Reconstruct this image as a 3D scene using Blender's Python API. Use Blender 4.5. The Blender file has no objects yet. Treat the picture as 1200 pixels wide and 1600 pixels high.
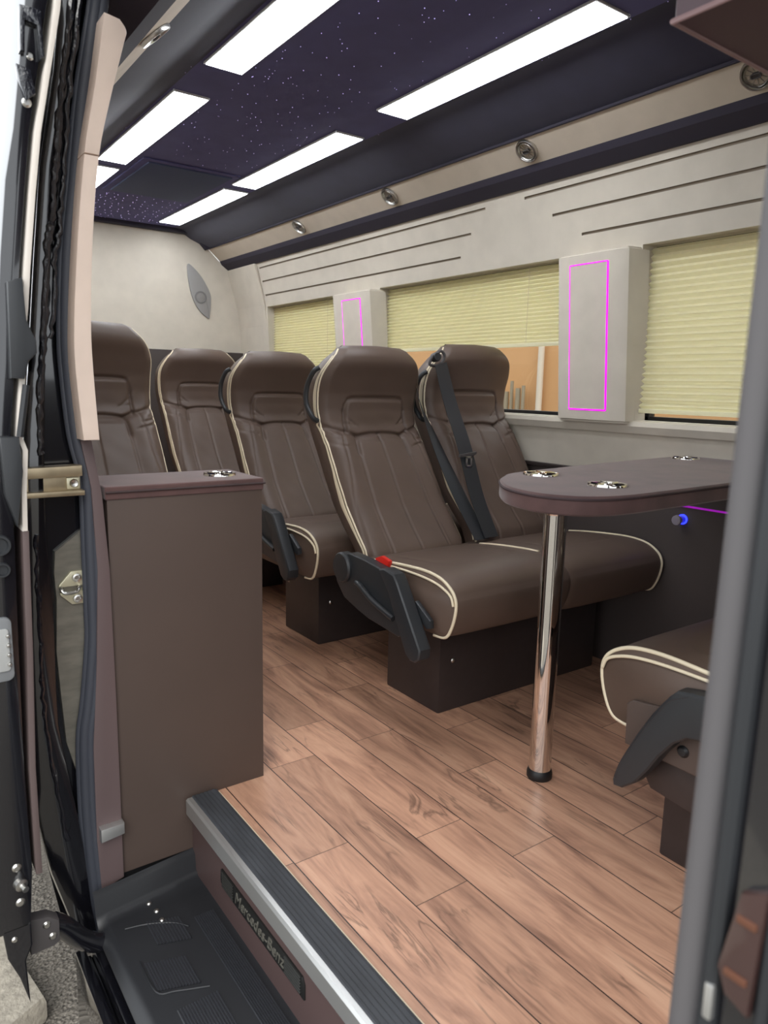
import bpy, bmesh, math, random
import numpy as np
from mathutils import Vector, Matrix
random.seed(7); RNG = np.random.RandomState(5)
scene = bpy.context.scene
COL = scene.collection
PI = math.pi

# ------------------------------------------------------------------ materials
def lin(c):
    return tuple(((v/255)/12.92 if v/255 <= .04045 else ((v/255+.055)/1.055)**2.4) for v in c)
def newmat(name):
    m = bpy.data.materials.new(name); m.use_nodes = True
    nt = m.node_tree; return m, nt, nt.nodes['Principled BSDF']
def N(nt, t, **kw):
    n = nt.nodes.new(t)
    for k, v in kw.items(): setattr(n, k, v)
    return n
def inp(n, name, v):
    n.inputs[name].default_value = v
def plain(name, rgb, rough=.5, metal=0, spec=.5, noise=0, nscale=30, bump=0, bscale=200, coat=0, stretch=None, bdist=.002, sheen=0):
    m, nt, b = newmat(name)
    c = lin(rgb)
    inp(b, 'Base Color', (*c, 1)); inp(b, 'Roughness', rough); inp(b, 'Metallic', metal); inp(b, 'Specular IOR Level', spec)
    if coat: inp(b, 'Coat Weight', coat); inp(b, 'Coat Roughness', .05)
    if sheen: inp(b, 'Sheen Weight', sheen); inp(b, 'Sheen Roughness', .4)
    tc = N(nt, 'ShaderNodeTexCoord')
    src = tc.outputs['Object']
    if stretch:
        mp = N(nt, 'ShaderNodeMapping'); inp(mp, 'Scale', stretch); nt.links.new(src, mp.inputs['Vector']); src = mp.outputs['Vector']
    if noise:
        nz = N(nt, 'ShaderNodeTexNoise'); inp(nz, 'Scale', nscale); inp(nz, 'Detail', 6)
        nt.links.new(src, nz.inputs['Vector'])
        rp = N(nt, 'ShaderNodeValToRGB')
        rp.color_ramp.elements[0].position = .3; rp.color_ramp.elements[1].position = .7
        rp.color_ramp.elements[0].color = (*[v*(1-noise) for v in c], 1)
        rp.color_ramp.elements[1].color = (*[min(1, v*(1+noise)) for v in c], 1)
        nt.links.new(nz.outputs['Fac'], rp.inputs['Fac']); nt.links.new(rp.outputs['Color'], b.inputs['Base Color'])
    if bump:
        nb = N(nt, 'ShaderNodeTexNoise'); inp(nb, 'Scale', bscale); inp(nb, 'Detail', 4)
        nt.links.new(src, nb.inputs['Vector'])
        bp = N(nt, 'ShaderNodeBump'); inp(bp, 'Strength', bump); inp(bp, 'Distance', bdist)
        nt.links.new(nb.outputs['Fac'], bp.inputs['Height']); nt.links.new(bp.outputs['Normal'], b.inputs['Normal'])
    return m
def emis(name, rgb, s):
    m, nt, b = newmat(name)
    inp(b, 'Base Color', (*lin(rgb), 1)); inp(b, 'Emission Color', (*lin(rgb), 1)); inp(b, 'Emission Strength', s)
    return m

M = {}
M['leather'] = plain('brown_leatherette', (93, 77, 68), .46, spec=.38, noise=.06, nscale=9, bump=.12, bscale=420, bdist=.0008)
M['piping'] = plain('cream_piping', (226, 212, 184), .5)
M['side_fabric'] = plain('dark_brown_side', (66, 55, 52), .6)
M['base'] = plain('dark_laminate', (52, 44, 43), .42, noise=.08, nscale=40)
M['black_plastic'] = plain('black_plastic', (42, 44, 47), .42, bump=.15, bscale=600, bdist=.0005)
M['gray_plastic'] = plain('gray_brown_plastic', (74, 70, 70), .45, bump=.15, bscale=600, bdist=.0005)
M['red'] = plain('red_button', (215, 40, 30), .4)
M['belt'] = plain('belt_webbing', (40, 42, 46), .6, bump=.3, bscale=900, bdist=.0006)
M['chrome'] = plain('chrome', (225, 222, 218), .06, metal=1)
M['steel'] = plain('brushed_steel', (205, 203, 198), .3, metal=1, noise=.05, nscale=60)
M['alu'] = plain('aluminium', (205, 205, 203), .38, metal=.85)
M['black_metal'] = plain('black_rubber', (22, 22, 24), .5)
M['suede'] = plain('plum_suede', (86, 62, 60), .85, noise=.22, nscale=14, bump=.2, bscale=700, bdist=.0008, sheen=.25)
M['cabinet'] = plain('brown_laminate', (82, 69, 63), .5, spec=.35, noise=.04, nscale=5)
M['wall'] = plain('beige_suede_wall', (206, 198, 184), .85, noise=.05, nscale=10, bump=.08, bscale=300, bdist=.0008)
M['wall_strip'] = plain('beige_suede_strip', (196, 184, 168), .85, noise=.05, nscale=12, bump=.08, bscale=300, bdist=.0008)
M['cover'] = plain('pinkish_beige_cover', (226, 206, 192), .7, noise=.03, nscale=20, bump=.08, bscale=300, bdist=.0008)
M['groove'] = plain('darker_groove', (150, 138, 122), .9)  # darker beige for the recessed groove faces
M['headliner'] = plain('navy_headliner', (46, 44, 66), .9, noise=.08, nscale=12, bump=.15, bscale=500, bdist=.0008, sheen=.15)
M['hatch'] = plain('navy_hatch', (66, 76, 108), .8)
M['dark_trim'] = plain('dark_navy_trim', (48, 44, 58), .8)
M['brownpanel'] = plain('dark_brown_panel', (66, 58, 56), .55, noise=.05, nscale=8)
M['diffuser'] = emis('light_diffuser', (246, 250, 255), 12.0)
M['light_frame'] = plain('light_frame', (212, 212, 214), .4)
M['magenta'] = emis('magenta_led', (235, 10, 225), 1.0)
M['blue_led'] = emis('blue_led', (30, 40, 255), 4)
M['purple_led'] = emis('purple_led', (150, 20, 170), .5)
M['star'] = emis('star_fibre', (200, 185, 255), 1.1)
M['body_black'] = plain('black_car_paint', (20, 20, 25), .18, coat=1.0)
M['sealant'] = plain('black_sealant', (30, 31, 38), .2, coat=.8, bump=.6, bscale=70, bdist=.008)
M['rubber'] = plain('rubber_seal', (64, 67, 76), .55, bump=.1, bscale=300, bdist=.001)
M['rubber_gray'] = plain('gray_rubber_seal', (92, 89, 90), .6)
M['sheet_metal'] = plain('bare_sheet_metal', (128, 124, 114), .38, metal=.35, noise=.18, nscale=7, stretch=(3, 3, 9))
M['tread'] = plain('black_step_plastic', (31, 32, 35), .42, bump=.2, bscale=500, bdist=.0006)
M['brass'] = plain('zinc_plate', (214, 208, 180), .35, metal=.6)
M['bracket_brass'] = plain('bronze_bracket', (176, 160, 132), .33, metal=.7, noise=.2, nscale=25)
M['rust'] = plain('amber_reflector', (66, 46, 43), .25, coat=.5)
M['amber'] = plain('amber_stripe', (98, 62, 46), .3)
M['card_white'] = plain('door_card', (222, 214, 204), .6)
M['card_brown'] = plain('door_card_brown', (92, 78, 76), .6)
M['garage'] = plain('tan_wall', (206, 160, 112), .85, noise=.06, nscale=.8)
M['pipe'] = plain('white_pipe', (215, 205, 190), .5)
M['kerb'] = plain('pale_concrete', (166, 158, 144), .9, noise=.25, nscale=45, bump=.5, bscale=120, bdist=.006)
M['duct'] = plain('black_duct', (9, 9, 11), .7)
M['star_fabric'] = plain('star_ceiling_fabric', (86, 84, 128), .9, noise=.06, nscale=12, bump=.15, bscale=500, bdist=.0008)  # star fabric, its colour raised above the coves' to brighten the flat ceiling
M['letter'] = plain('silver_lettering', (120, 117, 108), .4, metal=.5)
M['plate'] = plain('ribbed_black_plate', (28, 28, 27), .4)

def mat_floor():
    m, nt, b = newmat('wood_plank_floor')
    L = nt.links.new
    tc = N(nt, 'ShaderNodeTexCoord'); sep = N(nt, 'ShaderNodeSeparateXYZ'); L(tc.outputs['Object'], sep.inputs[0])
    def mth(op, a, bb=None, c=None):
        n = N(nt, 'ShaderNodeMath', operation=op)
        for i, v in enumerate((a, bb, c)):
            if v is None: continue
            if isinstance(v, (int, float)): n.inputs[i].default_value = v
            else: L(v, n.inputs[i])
        return n.outputs[0]
    PW = .1343
    u = mth('DIVIDE', mth('SUBTRACT', sep.outputs['X'], .0035), PW)
    iu = mth('FLOOR', u); fu = mth('FRACT', u)
    wn = N(nt, 'ShaderNodeTexWhiteNoise', noise_dimensions='1D'); L(iu, wn.inputs['W'])
    v = mth('ADD', mth('DIVIDE', sep.outputs['Y'], .62), mth('MULTIPLY', wn.outputs['Value'], 3.7))
    iv = mth('FLOOR', v); fv = mth('FRACT', v)
    cmb = N(nt, 'ShaderNodeCombineXYZ'); L(iu, cmb.inputs[0]); L(iv, cmb.inputs[1])
    wn2 = N(nt, 'ShaderNodeTexWhiteNoise', noise_dimensions='3D'); L(cmb.outputs[0], wn2.inputs['Vector'])
    # grain coordinates: stretched along Y, shifted per plank
    gx = mth('ADD', mth('MULTIPLY', sep.outputs['X'], 15.0), mth('MULTIPLY', wn2.outputs['Value'], 40))
    gy = mth('ADD', mth('MULTIPLY', sep.outputs['Y'], 2.2), mth('MULTIPLY', wn2.outputs['Value'], 17))
    gc = N(nt, 'ShaderNodeCombineXYZ'); L(gx, gc.inputs[0]); L(gy, gc.inputs[1])
    n1 = N(nt, 'ShaderNodeTexNoise'); inp(n1, 'Scale', 1.0); inp(n1, 'Detail', 8); inp(n1, 'Roughness', .62); inp(n1, 'Distortion', 1.2); L(gc.outputs[0], n1.inputs['Vector'])
    gc2 = N(nt, 'ShaderNodeCombineXYZ'); L(mth('MULTIPLY', gx, 7.0), gc2.inputs[0]); L(mth('MULTIPLY', gy, 3.0), gc2.inputs[1])
    n2 = N(nt, 'ShaderNodeTexNoise'); inp(n2, 'Scale', 1.0); inp(n2, 'Detail', 4); L(gc2.outputs[0], n2.inputs['Vector'])
    rp = N(nt, 'ShaderNodeValToRGB'); cr = rp.color_ramp
    cr.elements[0].position = .24; cr.elements[0].color = (*lin((84, 58, 46)), 1)
    cr.elements[1].position = .74; cr.elements[1].color = (*lin((212, 164, 130)), 1)
    e = cr.elements.new(.38); e.color = (*lin((152, 107, 82)), 1)
    e = cr.elements.new(.52); e.color = (*lin((188, 137, 105)), 1)
    f = mth('ADD', mth('MULTIPLY', n1.outputs['Fac'], .8), mth('MULTIPLY', n2.outputs['Fac'], .2))
    L(f, rp.inputs['Fac'])
    hs = N(nt, 'ShaderNodeHueSaturation'); inp(hs, 'Saturation', .88); L(rp.outputs['Color'], hs.inputs['Color'])
    L(mth('ADD', .86, mth('MULTIPLY', wn2.outputs['Value'], .36)), hs.inputs['Value'])
    # dark veins
    vn = N(nt, 'ShaderNodeTexNoise'); inp(vn, 'Scale', .55); inp(vn, 'Detail', 5); inp(vn, 'Distortion', 2.2); L(gc.outputs[0], vn.inputs['Vector'])
    vv = mth('ABSOLUTE', mth('SUBTRACT', vn.outputs['Fac'], .5))
    vr = N(nt, 'ShaderNodeMapRange'); inp(vr, 'From Min', .0); inp(vr, 'From Max', .026); inp(vr, 'To Min', 1); inp(vr, 'To Max', 0); L(vv, vr.inputs['Value'])
    pn = N(nt, 'ShaderNodeTexNoise'); inp(pn, 'Scale', 4.5); L(tc.outputs['Object'], pn.inputs['Vector'])
    pm = N(nt, 'ShaderNodeMapRange'); inp(pm, 'From Min', .5); inp(pm, 'From Max', .62); L(pn.outputs['Fac'], pm.inputs['Value'])
    mxv = N(nt, 'ShaderNodeMix', data_type='RGBA'); L(mth('MULTIPLY', mth('MULTIPLY', vr.outputs[0], pm.outputs[0]), .55), mxv.inputs['Factor'])
    L(hs.outputs['Color'], mxv.inputs['A']); mxv.inputs['B'].default_value = (*lin((66, 50, 44)), 1)
    # seams
    du = mth('MULTIPLY', mth('MINIMUM', fu, mth('SUBTRACT', 1, fu)), PW)
    dv = mth('MULTIPLY', mth('MINIMUM', fv, mth('SUBTRACT', 1, fv)), .62)
    su = mth('LESS_THAN', du, .0013); sv = mth('MULTIPLY', mth('LESS_THAN', dv, .0011), .75)
    s = mth('MAXIMUM', su, sv)
    mx = N(nt, 'ShaderNodeMix', data_type='RGBA'); L(s, mx.inputs['Factor']); L(mxv.outputs['Result'], mx.inputs['A'])
    mx.inputs['B'].default_value = (*lin((34, 26, 26)), 1)
    L(mx.outputs['Result'], b.inputs['Base Color'])
    inp(b, 'Roughness', .34); inp(b, 'Specular IOR Level', .45)
    bp = N(nt, 'ShaderNodeBump'); inp(bp, 'Strength', .35); inp(bp, 'Distance', .0012)
    L(mth('SUBTRACT', n2.outputs['Fac'], mth('MULTIPLY', s, 2.0)), bp.inputs['Height']); L(bp.outputs['Normal'], b.inputs['Normal'])
    return m
M['floor'] = mat_floor()

def mat_blind():
    m, nt, b = newmat('pleated_blind_fabric')
    inp(b, 'Base Color', (*lin((248, 246, 226)), 1)); inp(b, 'Roughness', .85)
    tr = N(nt, 'ShaderNodeBsdfTranslucent'); inp(tr, 'Color', (*lin((253, 251, 232)), 1))
    mx = N(nt, 'ShaderNodeMixShader'); inp(mx, 'Fac', .6)
    nt.links.new(b.outputs[0], mx.inputs[1]); nt.links.new(tr.outputs[0], mx.inputs[2])
    nt.links.new(mx.outputs[0], nt.nodes['Material Output'].inputs['Surface'])
    return m
M['blind'] = mat_blind()
def mat_glass():
    m, nt, b = newmat('tinted_window_glass')
    tr = N(nt, 'ShaderNodeBsdfTransparent'); inp(tr, 'Color', (.86, .86, .84, 1))
    gl = N(nt, 'ShaderNodeBsdfGlossy'); inp(gl, 'Roughness', .02)
    fr = N(nt, 'ShaderNodeFresnel'); inp(fr, 'IOR', 1.45)
    mx = N(nt, 'ShaderNodeMixShader')
    ge = N(nt, 'ShaderNodeNewGeometry'); ml = N(nt, 'ShaderNodeMath', operation='MULTIPLY'); sb = N(nt, 'ShaderNodeMath', operation='SUBTRACT'); sb.inputs[0].default_value = 1.0
    nt.links.new(ge.outputs['Backfacing'], sb.inputs[1]); nt.links.new(fr.outputs[0], ml.inputs[0]); nt.links.new(sb.outputs[0], ml.inputs[1]); nt.links.new(ml.outputs[0], mx.inputs[0]); nt.links.new(tr.outputs[0], mx.inputs[1]); nt.links.new(gl.outputs[0], mx.inputs[2])
    nt.links.new(mx.outputs[0], nt.nodes['Material Output'].inputs['Surface'])
    return m
M['glass'] = mat_glass()
def mat_asphalt():
    m, nt, b = newmat('asphalt')
    tc = N(nt, 'ShaderNodeTexCoord')
    v = N(nt, 'ShaderNodeTexVoronoi'); inp(v, 'Scale', 90); nt.links.new(tc.outputs['Object'], v.inputs['Vector'])
    n = N(nt, 'ShaderNodeTexNoise'); inp(n, 'Scale', 160); inp(n, 'Detail', 6); nt.links.new(tc.outputs['Object'], n.inputs['Vector'])
    rp = N(nt, 'ShaderNodeValToRGB'); rp.color_ramp.elements[0].position = .3; rp.color_ramp.elements[1].position = .75
    rp.color_ramp.elements[0].color = (*lin((74, 70, 64)), 1); rp.color_ramp.elements[1].color = (*lin((168, 160, 148)), 1)
    nt.links.new(n.outputs['Fac'], rp.inputs['Fac']); nt.links.new(rp.outputs['Color'], b.inputs['Base Color'])
    bp = N(nt, 'ShaderNodeBump'); inp(bp, 'Strength', .8); inp(bp, 'Distance', .008)
    nt.links.new(v.outputs['Distance'], bp.inputs['Height']); nt.links.new(bp.outputs['Normal'], b.inputs['Normal'])
    inp(b, 'Roughness', .95)
    return m
M['asphalt'] = mat_asphalt()

# ------------------------------------------------------------------ helpers
def link(name, mesh, mat, parent=None, smooth=True, angle=35):
    o = bpy.data.objects.new(name, mesh); COL.objects.link(o)
    if mat is not None and not mesh.materials: mesh.materials.append(mat)
    if parent is not None: o.parent = parent
    if smooth:
        mesh.polygons.foreach_set('use_smooth', [True]*len(mesh.polygons))
        try: mesh.set_sharp_from_angle(angle=math.radians(angle))
        except Exception: pass
    return o
def done(name, bm, mat, parent=None, smooth=True, angle=35):
    bmesh.ops.recalc_face_normals(bm, faces=bm.faces[:])
    me = bpy.data.meshes.new(name); bm.to_mesh(me); bm.free()
    return link(name, me, mat, parent, smooth, angle)
def pyd(name, verts, faces, mat, parent=None, smooth=True, angle=35, recalc=True):
    bm = bmesh.new(); vs = [bm.verts.new(v) for v in verts]
    for f in faces:
        try: bm.faces.new([vs[i] for i in f])
        except ValueError: pass
    if not recalc:
        me = bpy.data.meshes.new(name); bm.to_mesh(me); bm.free(); return link(name, me, mat, parent, smooth, angle)
    return done(name, bm, mat, parent, smooth, angle)
def box(bm, lo, hi, bev=0, seg=2):
    v = [bm.verts.new((x, y, z)) for x in (lo[0], hi[0]) for y in (lo[1], hi[1]) for z in (lo[2], hi[2])]
    fs = [bm.faces.new([v[i] for i in f]) for f in ((0,1,3,2), (4,6,7,5), (0,4,5,1), (2,3,7,6), (0,2,6,4), (1,5,7,3))]
    if bev:
        es = list({e for f in fs for e in f.edges})
        bmesh.ops.recalc_face_normals(bm, faces=fs)
        bmesh.ops.bevel(bm, geom=es, offset=bev, segments=seg, profile=.6, affect='EDGES')
def prism(bm, pts, axis, a, b, bev=0, seg=2):
    """polygon pts in the two other axes (in x,y,z order), extruded along axis from a to b"""
    def mk(p, t):
        c = list(p); c.insert(axis, t); return bm.verts.new(c)
    A = [mk(p, a) for p in pts]; B = [mk(p, b) for p in pts]; n = len(pts)
    fs = [bm.faces.new(A), bm.faces.new(B[::-1])]
    for i in range(n): fs.append(bm.faces.new((A[i], B[i], B[(i+1) % n], A[(i+1) % n])))
    if bev:
        bmesh.ops.recalc_face_normals(bm, faces=fs)
        es = list(set(fs[0].edges) | set(fs[1].edges))
        bmesh.ops.bevel(bm, geom=es, offset=bev, segments=seg, profile=.6, affect='EDGES')
def smoothpts(pts, n=6, closed=False):
    P = [Vector(p) for p in pts]; out = []
    m = len(P); rng = range(m if closed else m-1)
    for i in rng:
        p0 = P[(i-1) % m] if closed or i > 0 else P[0]
        p1 = P[i]; p2 = P[(i+1) % m]
        p3 = P[(i+2) % m] if closed or i+2 < m else P[-1]
        for k in range(n):
            t = k/n
            out.append(.5*((2*p1)+(-p0+p2)*t+(2*p0-5*p1+4*p2-p3)*t*t+(-p0+3*p1-3*p2+p3)*t**3))
    if not closed: out.append(P[-1])
    return out
def tube(bm, pts, r, n=10, closed=False, caps=True, flat=None, up=(0,0,1)):
    """flat=(ra, rb): elliptic section"""
    P = [Vector(p) for p in pts]; m = len(P); rings = []
    prev = None
    for i, p in enumerate(P):
        if closed: t = P[(i+1) % m]-P[i-1]
        else: t = P[min(i+1, m-1)]-P[max(i-1, 0)]
        t.normalize()
        if prev is None:
            u = Vector(up); 
            if abs(u.dot(t)) > .95: u = Vector((1, 0, 0))
        else: u = prev
        s = t.cross(u).normalized(); u = s.cross(t).normalized(); prev = u
        rr = r[i] if isinstance(r, (list, tuple)) else r
        ra, rb = (rr, rr) if flat is None else (flat[0], flat[1])
        rings.append([bm.verts.new(p+s*math.cos(2*PI*k/n)*ra+u*math.sin(2*PI*k/n)*rb) for k in range(n)])
    for i in range(m if closed else m-1):
        a, b = rings[i], rings[(i+1) % m]
        for k in range(n): bm.faces.new((a[k], a[(k+1) % n], b[(k+1) % n], b[k]))
    if caps and not closed: bm.faces.new(rings[0][::-1]); bm.faces.new(rings[-1])
def lathe(bm, prof, n=32, M4=Matrix.Identity(4)):
    """prof (r, z) about local z; M4 maps to place"""
    rings = []
    for r, z in prof:
        if r < 1e-6: rings.append([bm.verts.new(M4 @ Vector((0, 0, z)))])
        else: rings.append([bm.verts.new(M4 @ Vector((r*math.cos(2*PI*k/n), r*math.sin(2*PI*k/n), z))) for k in range(n)])
    for a, b in zip(rings, rings[1:]):
        for k in range(n):
            q = (k+1) % n
            if len(a) == 1 and len(b) == 1: continue
            if len(a) == 1: bm.faces.new((a[0], b[k], b[q]))
            elif len(b) == 1: bm.faces.new((a[k], b[0], a[q]))
            else: bm.faces.new((a[k], b[k], b[q], a[q]))
def frame_to(loc, normal, up=(0, 1, 0)):
    z = Vector(normal).normalized(); x = Vector(up).cross(z).normalized(); y = z.cross(x)
    m = Matrix((x, y, z)).transposed().to_4x4(); m.translation = Vector(loc); return m
def thing(name, label, cat, loc=(0, 0, 0), rz=0, group=None):
    o = bpy.data.objects.new(name, None); COL.objects.link(o); o.empty_display_size = .1
    o.location = loc; o.rotation_euler = (0, 0, rz)
    tag(o, label, cat, group); return o
def tag(o, label, cat, group=None):
    o['label'] = label; o['category'] = cat
    if group: o['group'] = group
    return o
def struct(o, label=None):
    o['kind'] = 'structure'
    if label: o['label'] = label
    return o
def dup(root, loc, rz, label, group=None, skip=()):
    r = root.copy(); COL.objects.link(r); r.location = loc; r.rotation_euler = (0, 0, rz); r['label'] = label
    if group: r['group'] = group
    for ch in list(root.children):
        if ch.name.split('.')[0] in skip: continue
        c = ch.copy(); COL.objects.link(c); c.parent = r
        for g in list(ch.children):
            d = g.copy(); COL.objects.link(d); d.parent = c
    return r

# ------------------------------------------------------------------ van shell
YF, YR = -.45, 4.69            # front partition, rear bulkhead
XW = [(2.236, 0), (2.226, .70), (2.18, .90), (2.15, 1.49), (2.125, 1.6), (2.088, 1.738)]   # right wall profile (X, z)
def wx(z):
    for (x0, z0), (x1, z1) in zip(XW, XW[1:]):
        if z <= z1: return x0+(x1-x0)*(z-z0)/(z1-z0)
    return XW[-1][0]
ZB, ZT = .905, 1.482
WINS = [(-.25, 1.545), (1.86, 3.045), (3.38, 4.27)]
# ---- floor with step well cut out
fl = bmesh.new()
prism(fl, [(.60, YF), (2.24, YF), (2.24, YR), (.40, YR), (.40, 1.60), (.60, 1.60)], 2, -.03, 0)
struct(done('floor', fl, M['floor'], smooth=False))
# ---- right wall with grooves and windows
GRO = [(.3, 2.04, 1.708), (.3, 1.916, 1.630), (.3, 1.792, 1.549), (2.251, 4.265, 1.708), (2.352, 4.265, 1.630), (2.434, 4.265, 1.549)]
zs = sorted({0, .70, ZB, ZT, 1.6, 1.738} | {g[2]-.0045 for g in GRO} | {g[2]+.0045 for g in GRO})
ys = sorted({YF, YR} | {w[0] for w in WINS} | {w[1] for w in WINS} | {g[0] for g in GRO} | {g[1] for g in GRO})
wb = bmesh.new(); cache = {}
def wv(y, z, d=0):
    k = (round(y, 5), round(z, 5), d)
    if k not in cache: cache[k] = wb.verts.new((wx(z)+d, y, z))
    return cache[k]
def isgro(y, z): return any(g[0] < y < g[1] and abs(z-g[2]) < .0045 for g in GRO)
def iswin(y, z): return ZB < z < ZT and any(w[0] < y < w[1] for w in WINS)
gfaces = []
for i in range(len(ys)-1):
    for j in range(len(zs)-1):
        y0, y1, z0, z1 = ys[i], ys[i+1], zs[j], zs[j+1]; yc, zc = (y0+y1)/2, (z0+z1)/2
        if iswin(yc, zc): continue
        if isgro(yc, zc):
            D = .007
            gfaces.append(wb.faces.new((wv(y0, z0, D), wv(y1, z0, D), wv(y1, z1, D), wv(y0, z1, D))))
            gfaces.append(wb.faces.new((wv(y0, z0), wv(y1, z0), wv(y1, z0, D), wv(y0, z0, D))))
            gfaces.append(wb.faces.new((wv(y0, z1), wv(y1, z1), wv(y1, z1, D), wv(y0, z1, D))))
            for ye, yo in ((y0, y0-.01), (y1, y1+.01)):
                if not isgro(yo, zc): gfaces.append(wb.faces.new((wv(ye, z0), wv(ye, z1), wv(ye, z1, D), wv(ye, z0, D))))
            continue
        wb.faces.new((wv(y0, z0), wv(y1, z0), wv(y1, z1), wv(y0, z1)))
# reveals
for (y0, y1) in WINS:
    D = .075
    a = [(y0, ZB), (y1, ZB), (y1, ZT), (y0, ZT)]
    for (p, q) in zip(a, a[1:]+a[:1]):
        if abs(p[0]-q[0]) < 1e-6 or True:
            wb.faces.new((wv(*p), wv(*q), wv(*q, D), wv(*p, D)))
me = bpy.data.meshes.new('wall_right')
for f in gfaces: f.material_index = 1
bmesh.ops.recalc_face_normals(wb, faces=wb.faces[:]); wb.to_mesh(me); wb.free()
me.materials.append(M['wall']); me.materials.append(M['groove'])
wr = struct(link('wall_right', me, None, smooth=False))
# outer skin (with window openings)
ob = bmesh.new()
XO = 2.275
yy = sorted({YF, YR+.06} | {w[0] for w in WINS} | {w[1] for w in WINS}); zz = [-.45, ZB, ZT, 2.03]
for i in range(len(yy)-1):
    for j in range(3):
        yc, zc = (yy[i]+yy[i+1])/2, (zz[j]+zz[j+1])/2
        if iswin(yc, zc): continue
        box(ob, (XO, yy[i], zz[j]), (XO+.02, yy[i+1], zz[j+1]))
done('outer_skin', ob, M['body_black'], wr, smooth=False)
# brown lower panel along the right wall and rear
bb = bmesh.new(); box(bb, (2.213, YF, 0), (2.234, YR-.032, .705), .004)
bpn = struct(done('baseboard_right', bb, M['brownpanel']))
bb = bmesh.new(); box(bb, (.40, YR-.03, 0), (2.21, YR-.0, 1.205), .004)
struct(done('baseboard_rear', bb, M['brownpanel']))
# rear bulkhead
CX = 1.315
prof_r = [(2.25, 0), (2.24, .7), (2.175, 1.3), (2.15, 1.49), (2.088, 1.738), (2.02, 1.785), (1.935, 1.862), (1.82, 1.905), (1.82, 1.96)]
prof = prof_r+[(2*CX-x, z) for x, z in prof_r[::-1]]
rb = bmesh.new(); prism(rb, prof, 1, YR, YR+.05); struct(done('wall_rear', rb, M['wall'], smooth=False))
fb = bmesh.new(); prism(fb, [(2.21, 0), (2.19, .7), (2.185, 1.0), (.445, 1.0), (.44, .7), (.42, 0)], 1, YF-.05, YF); struct(done('wall_front', fb, M['brownpanel'], smooth=False))  # unseen partition, kept low so daylight comes in over it
# left wall behind the door opening (with opaque outer skin) and the door header
lw = bmesh.new()
prism(lw, [(2*CX-x, z) for x, z in [(2.262, 0), (2.252, .7), (2.215, 1.3), (2.17, 1.49), (2.088, 1.738), (2.20, 1.738), (2.25, 1.3), (2.28, .7), (2.28, 0)]], 1, 1.75, YR)
struct(done('wall_left', lw, M['wall'], smooth=False))
# ceiling: flat + coves, one swept profile; roof skin above
cp = [(.694, 1.864), (.80, 1.905), (.865, 1.944), (.92, 1.95), (1.70, 1.95), (1.755, 1.944), (1.82, 1.905), (1.935, 1.862)]
cv = []; cf = []
for x, z in cp: cv += [(x, YF, z), (x, YR, z)]
for i in range(len(cp)-1): cf.append((2*i, 2*i+1, 2*i+3, 2*i+2))
ce = struct(pyd('ceiling', cv, cf, M['headliner'], smooth=True, angle=40))
ce.data.materials.append(M['star_fabric'])
for p_ in ce.data.polygons:
    if abs(p_.center.z-1.95) < .001: p_.material_index = 1
rf = bmesh.new(); prism(rf, [(.40, 1.99), (.55, 2.03), (1.3, 2.06), (2.08, 2.03), (2.295, 1.99), (2.295, 1.97), (.40, 1.97)], 1, YF, YR+.05)
done('roof_skin', rf, M['body_black'], ce, smooth=False)
# header along the near side, above the door opening
hd = bmesh.new()
prism(hd, [(.60, 1.772), (.545, 1.735), (.47, 1.745), (.40, 1.78), (.36, 1.80), (.36, 2.0), (.60, 2.0)], 1, YF, YR)
struct(done('trim_12', hd, M['dark_trim'], smooth=False))
# vent strips : beige + dark edge
def strip(pts, name, mat, y0=YF, y1=YR-.002):
    b = bmesh.new(); prism(b, pts, 1, y0, y1, 0); return struct(done(name, b, mat, smooth=False))
t1 = strip([(1.935, 1.862), (2.02, 1.787), (2.06, 1.82), (1.97, 1.90)], 'trim_1', M['wall_strip'])
strip([(2.017, 1.789), (2.03, 1.768), (2.075, 1.737), (2.11, 1.74), (2.11, 1.80), (2.06, 1.82)], 'trim_2', M['dark_trim'])
strip([(2*CX-1.935, 1.862), (2*CX-2.02, 1.787), (2*CX-2.06, 1.82), (2*CX-1.97, 1.90)], 'trim_3', M['wall_strip'])
# rounded welt between cove and strip, dark gap
b = bmesh.new(); tube(b, [(1.937, YF+.01, 1.858), (1.937, YR-.01, 1.858)], .006, 8); struct(done('trim_4', b, M['dark_trim']))
# rear top edge of headliner
b = bmesh.new(); box(b, (.70, YR-.05, 1.925), (1.93, YR-.001, 1.965), .012, 3); struct(done('trim_5', b, M['dark_trim']))
b = bmesh.new(); prism(b, [(1.80, 1.96), (1.82, 1.94), (1.915, 1.845), (1.95, 1.862), (1.84, 1.975)], 1, YR-.035, YR-.001, .004); struct(done('trim_6', b, M['dark_trim']))
# lapped wall corner cover at rear right
b = bmesh.new()
prism(b, [(2.19, .90), (2.178, 1.30), (2.15, 1.49), (2.086, 1.736), (2.072, 1.736), (2.138, 1.49), (2.166, 1.30), (2.172, .90)], 1, 4.285, YR-.001, .003)
struct(done('trim_7', b, M['wall'], smooth=False))
# window sill ledge
b = bmesh.new(); prism(b, [(2.163, .885), (2.168, .90), (2.19, .906), (2.215, .906), (2.215, .86), (2.175, .86)], 1, YF, 4.28, .003)
struct(done('trim_8', b, M['wall']))
b = bmesh.new(); box(b, (2.200, YF, .702), (2.230, YR-.04, .716), .003); struct(done('trim_9', b, M['base']))

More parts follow.
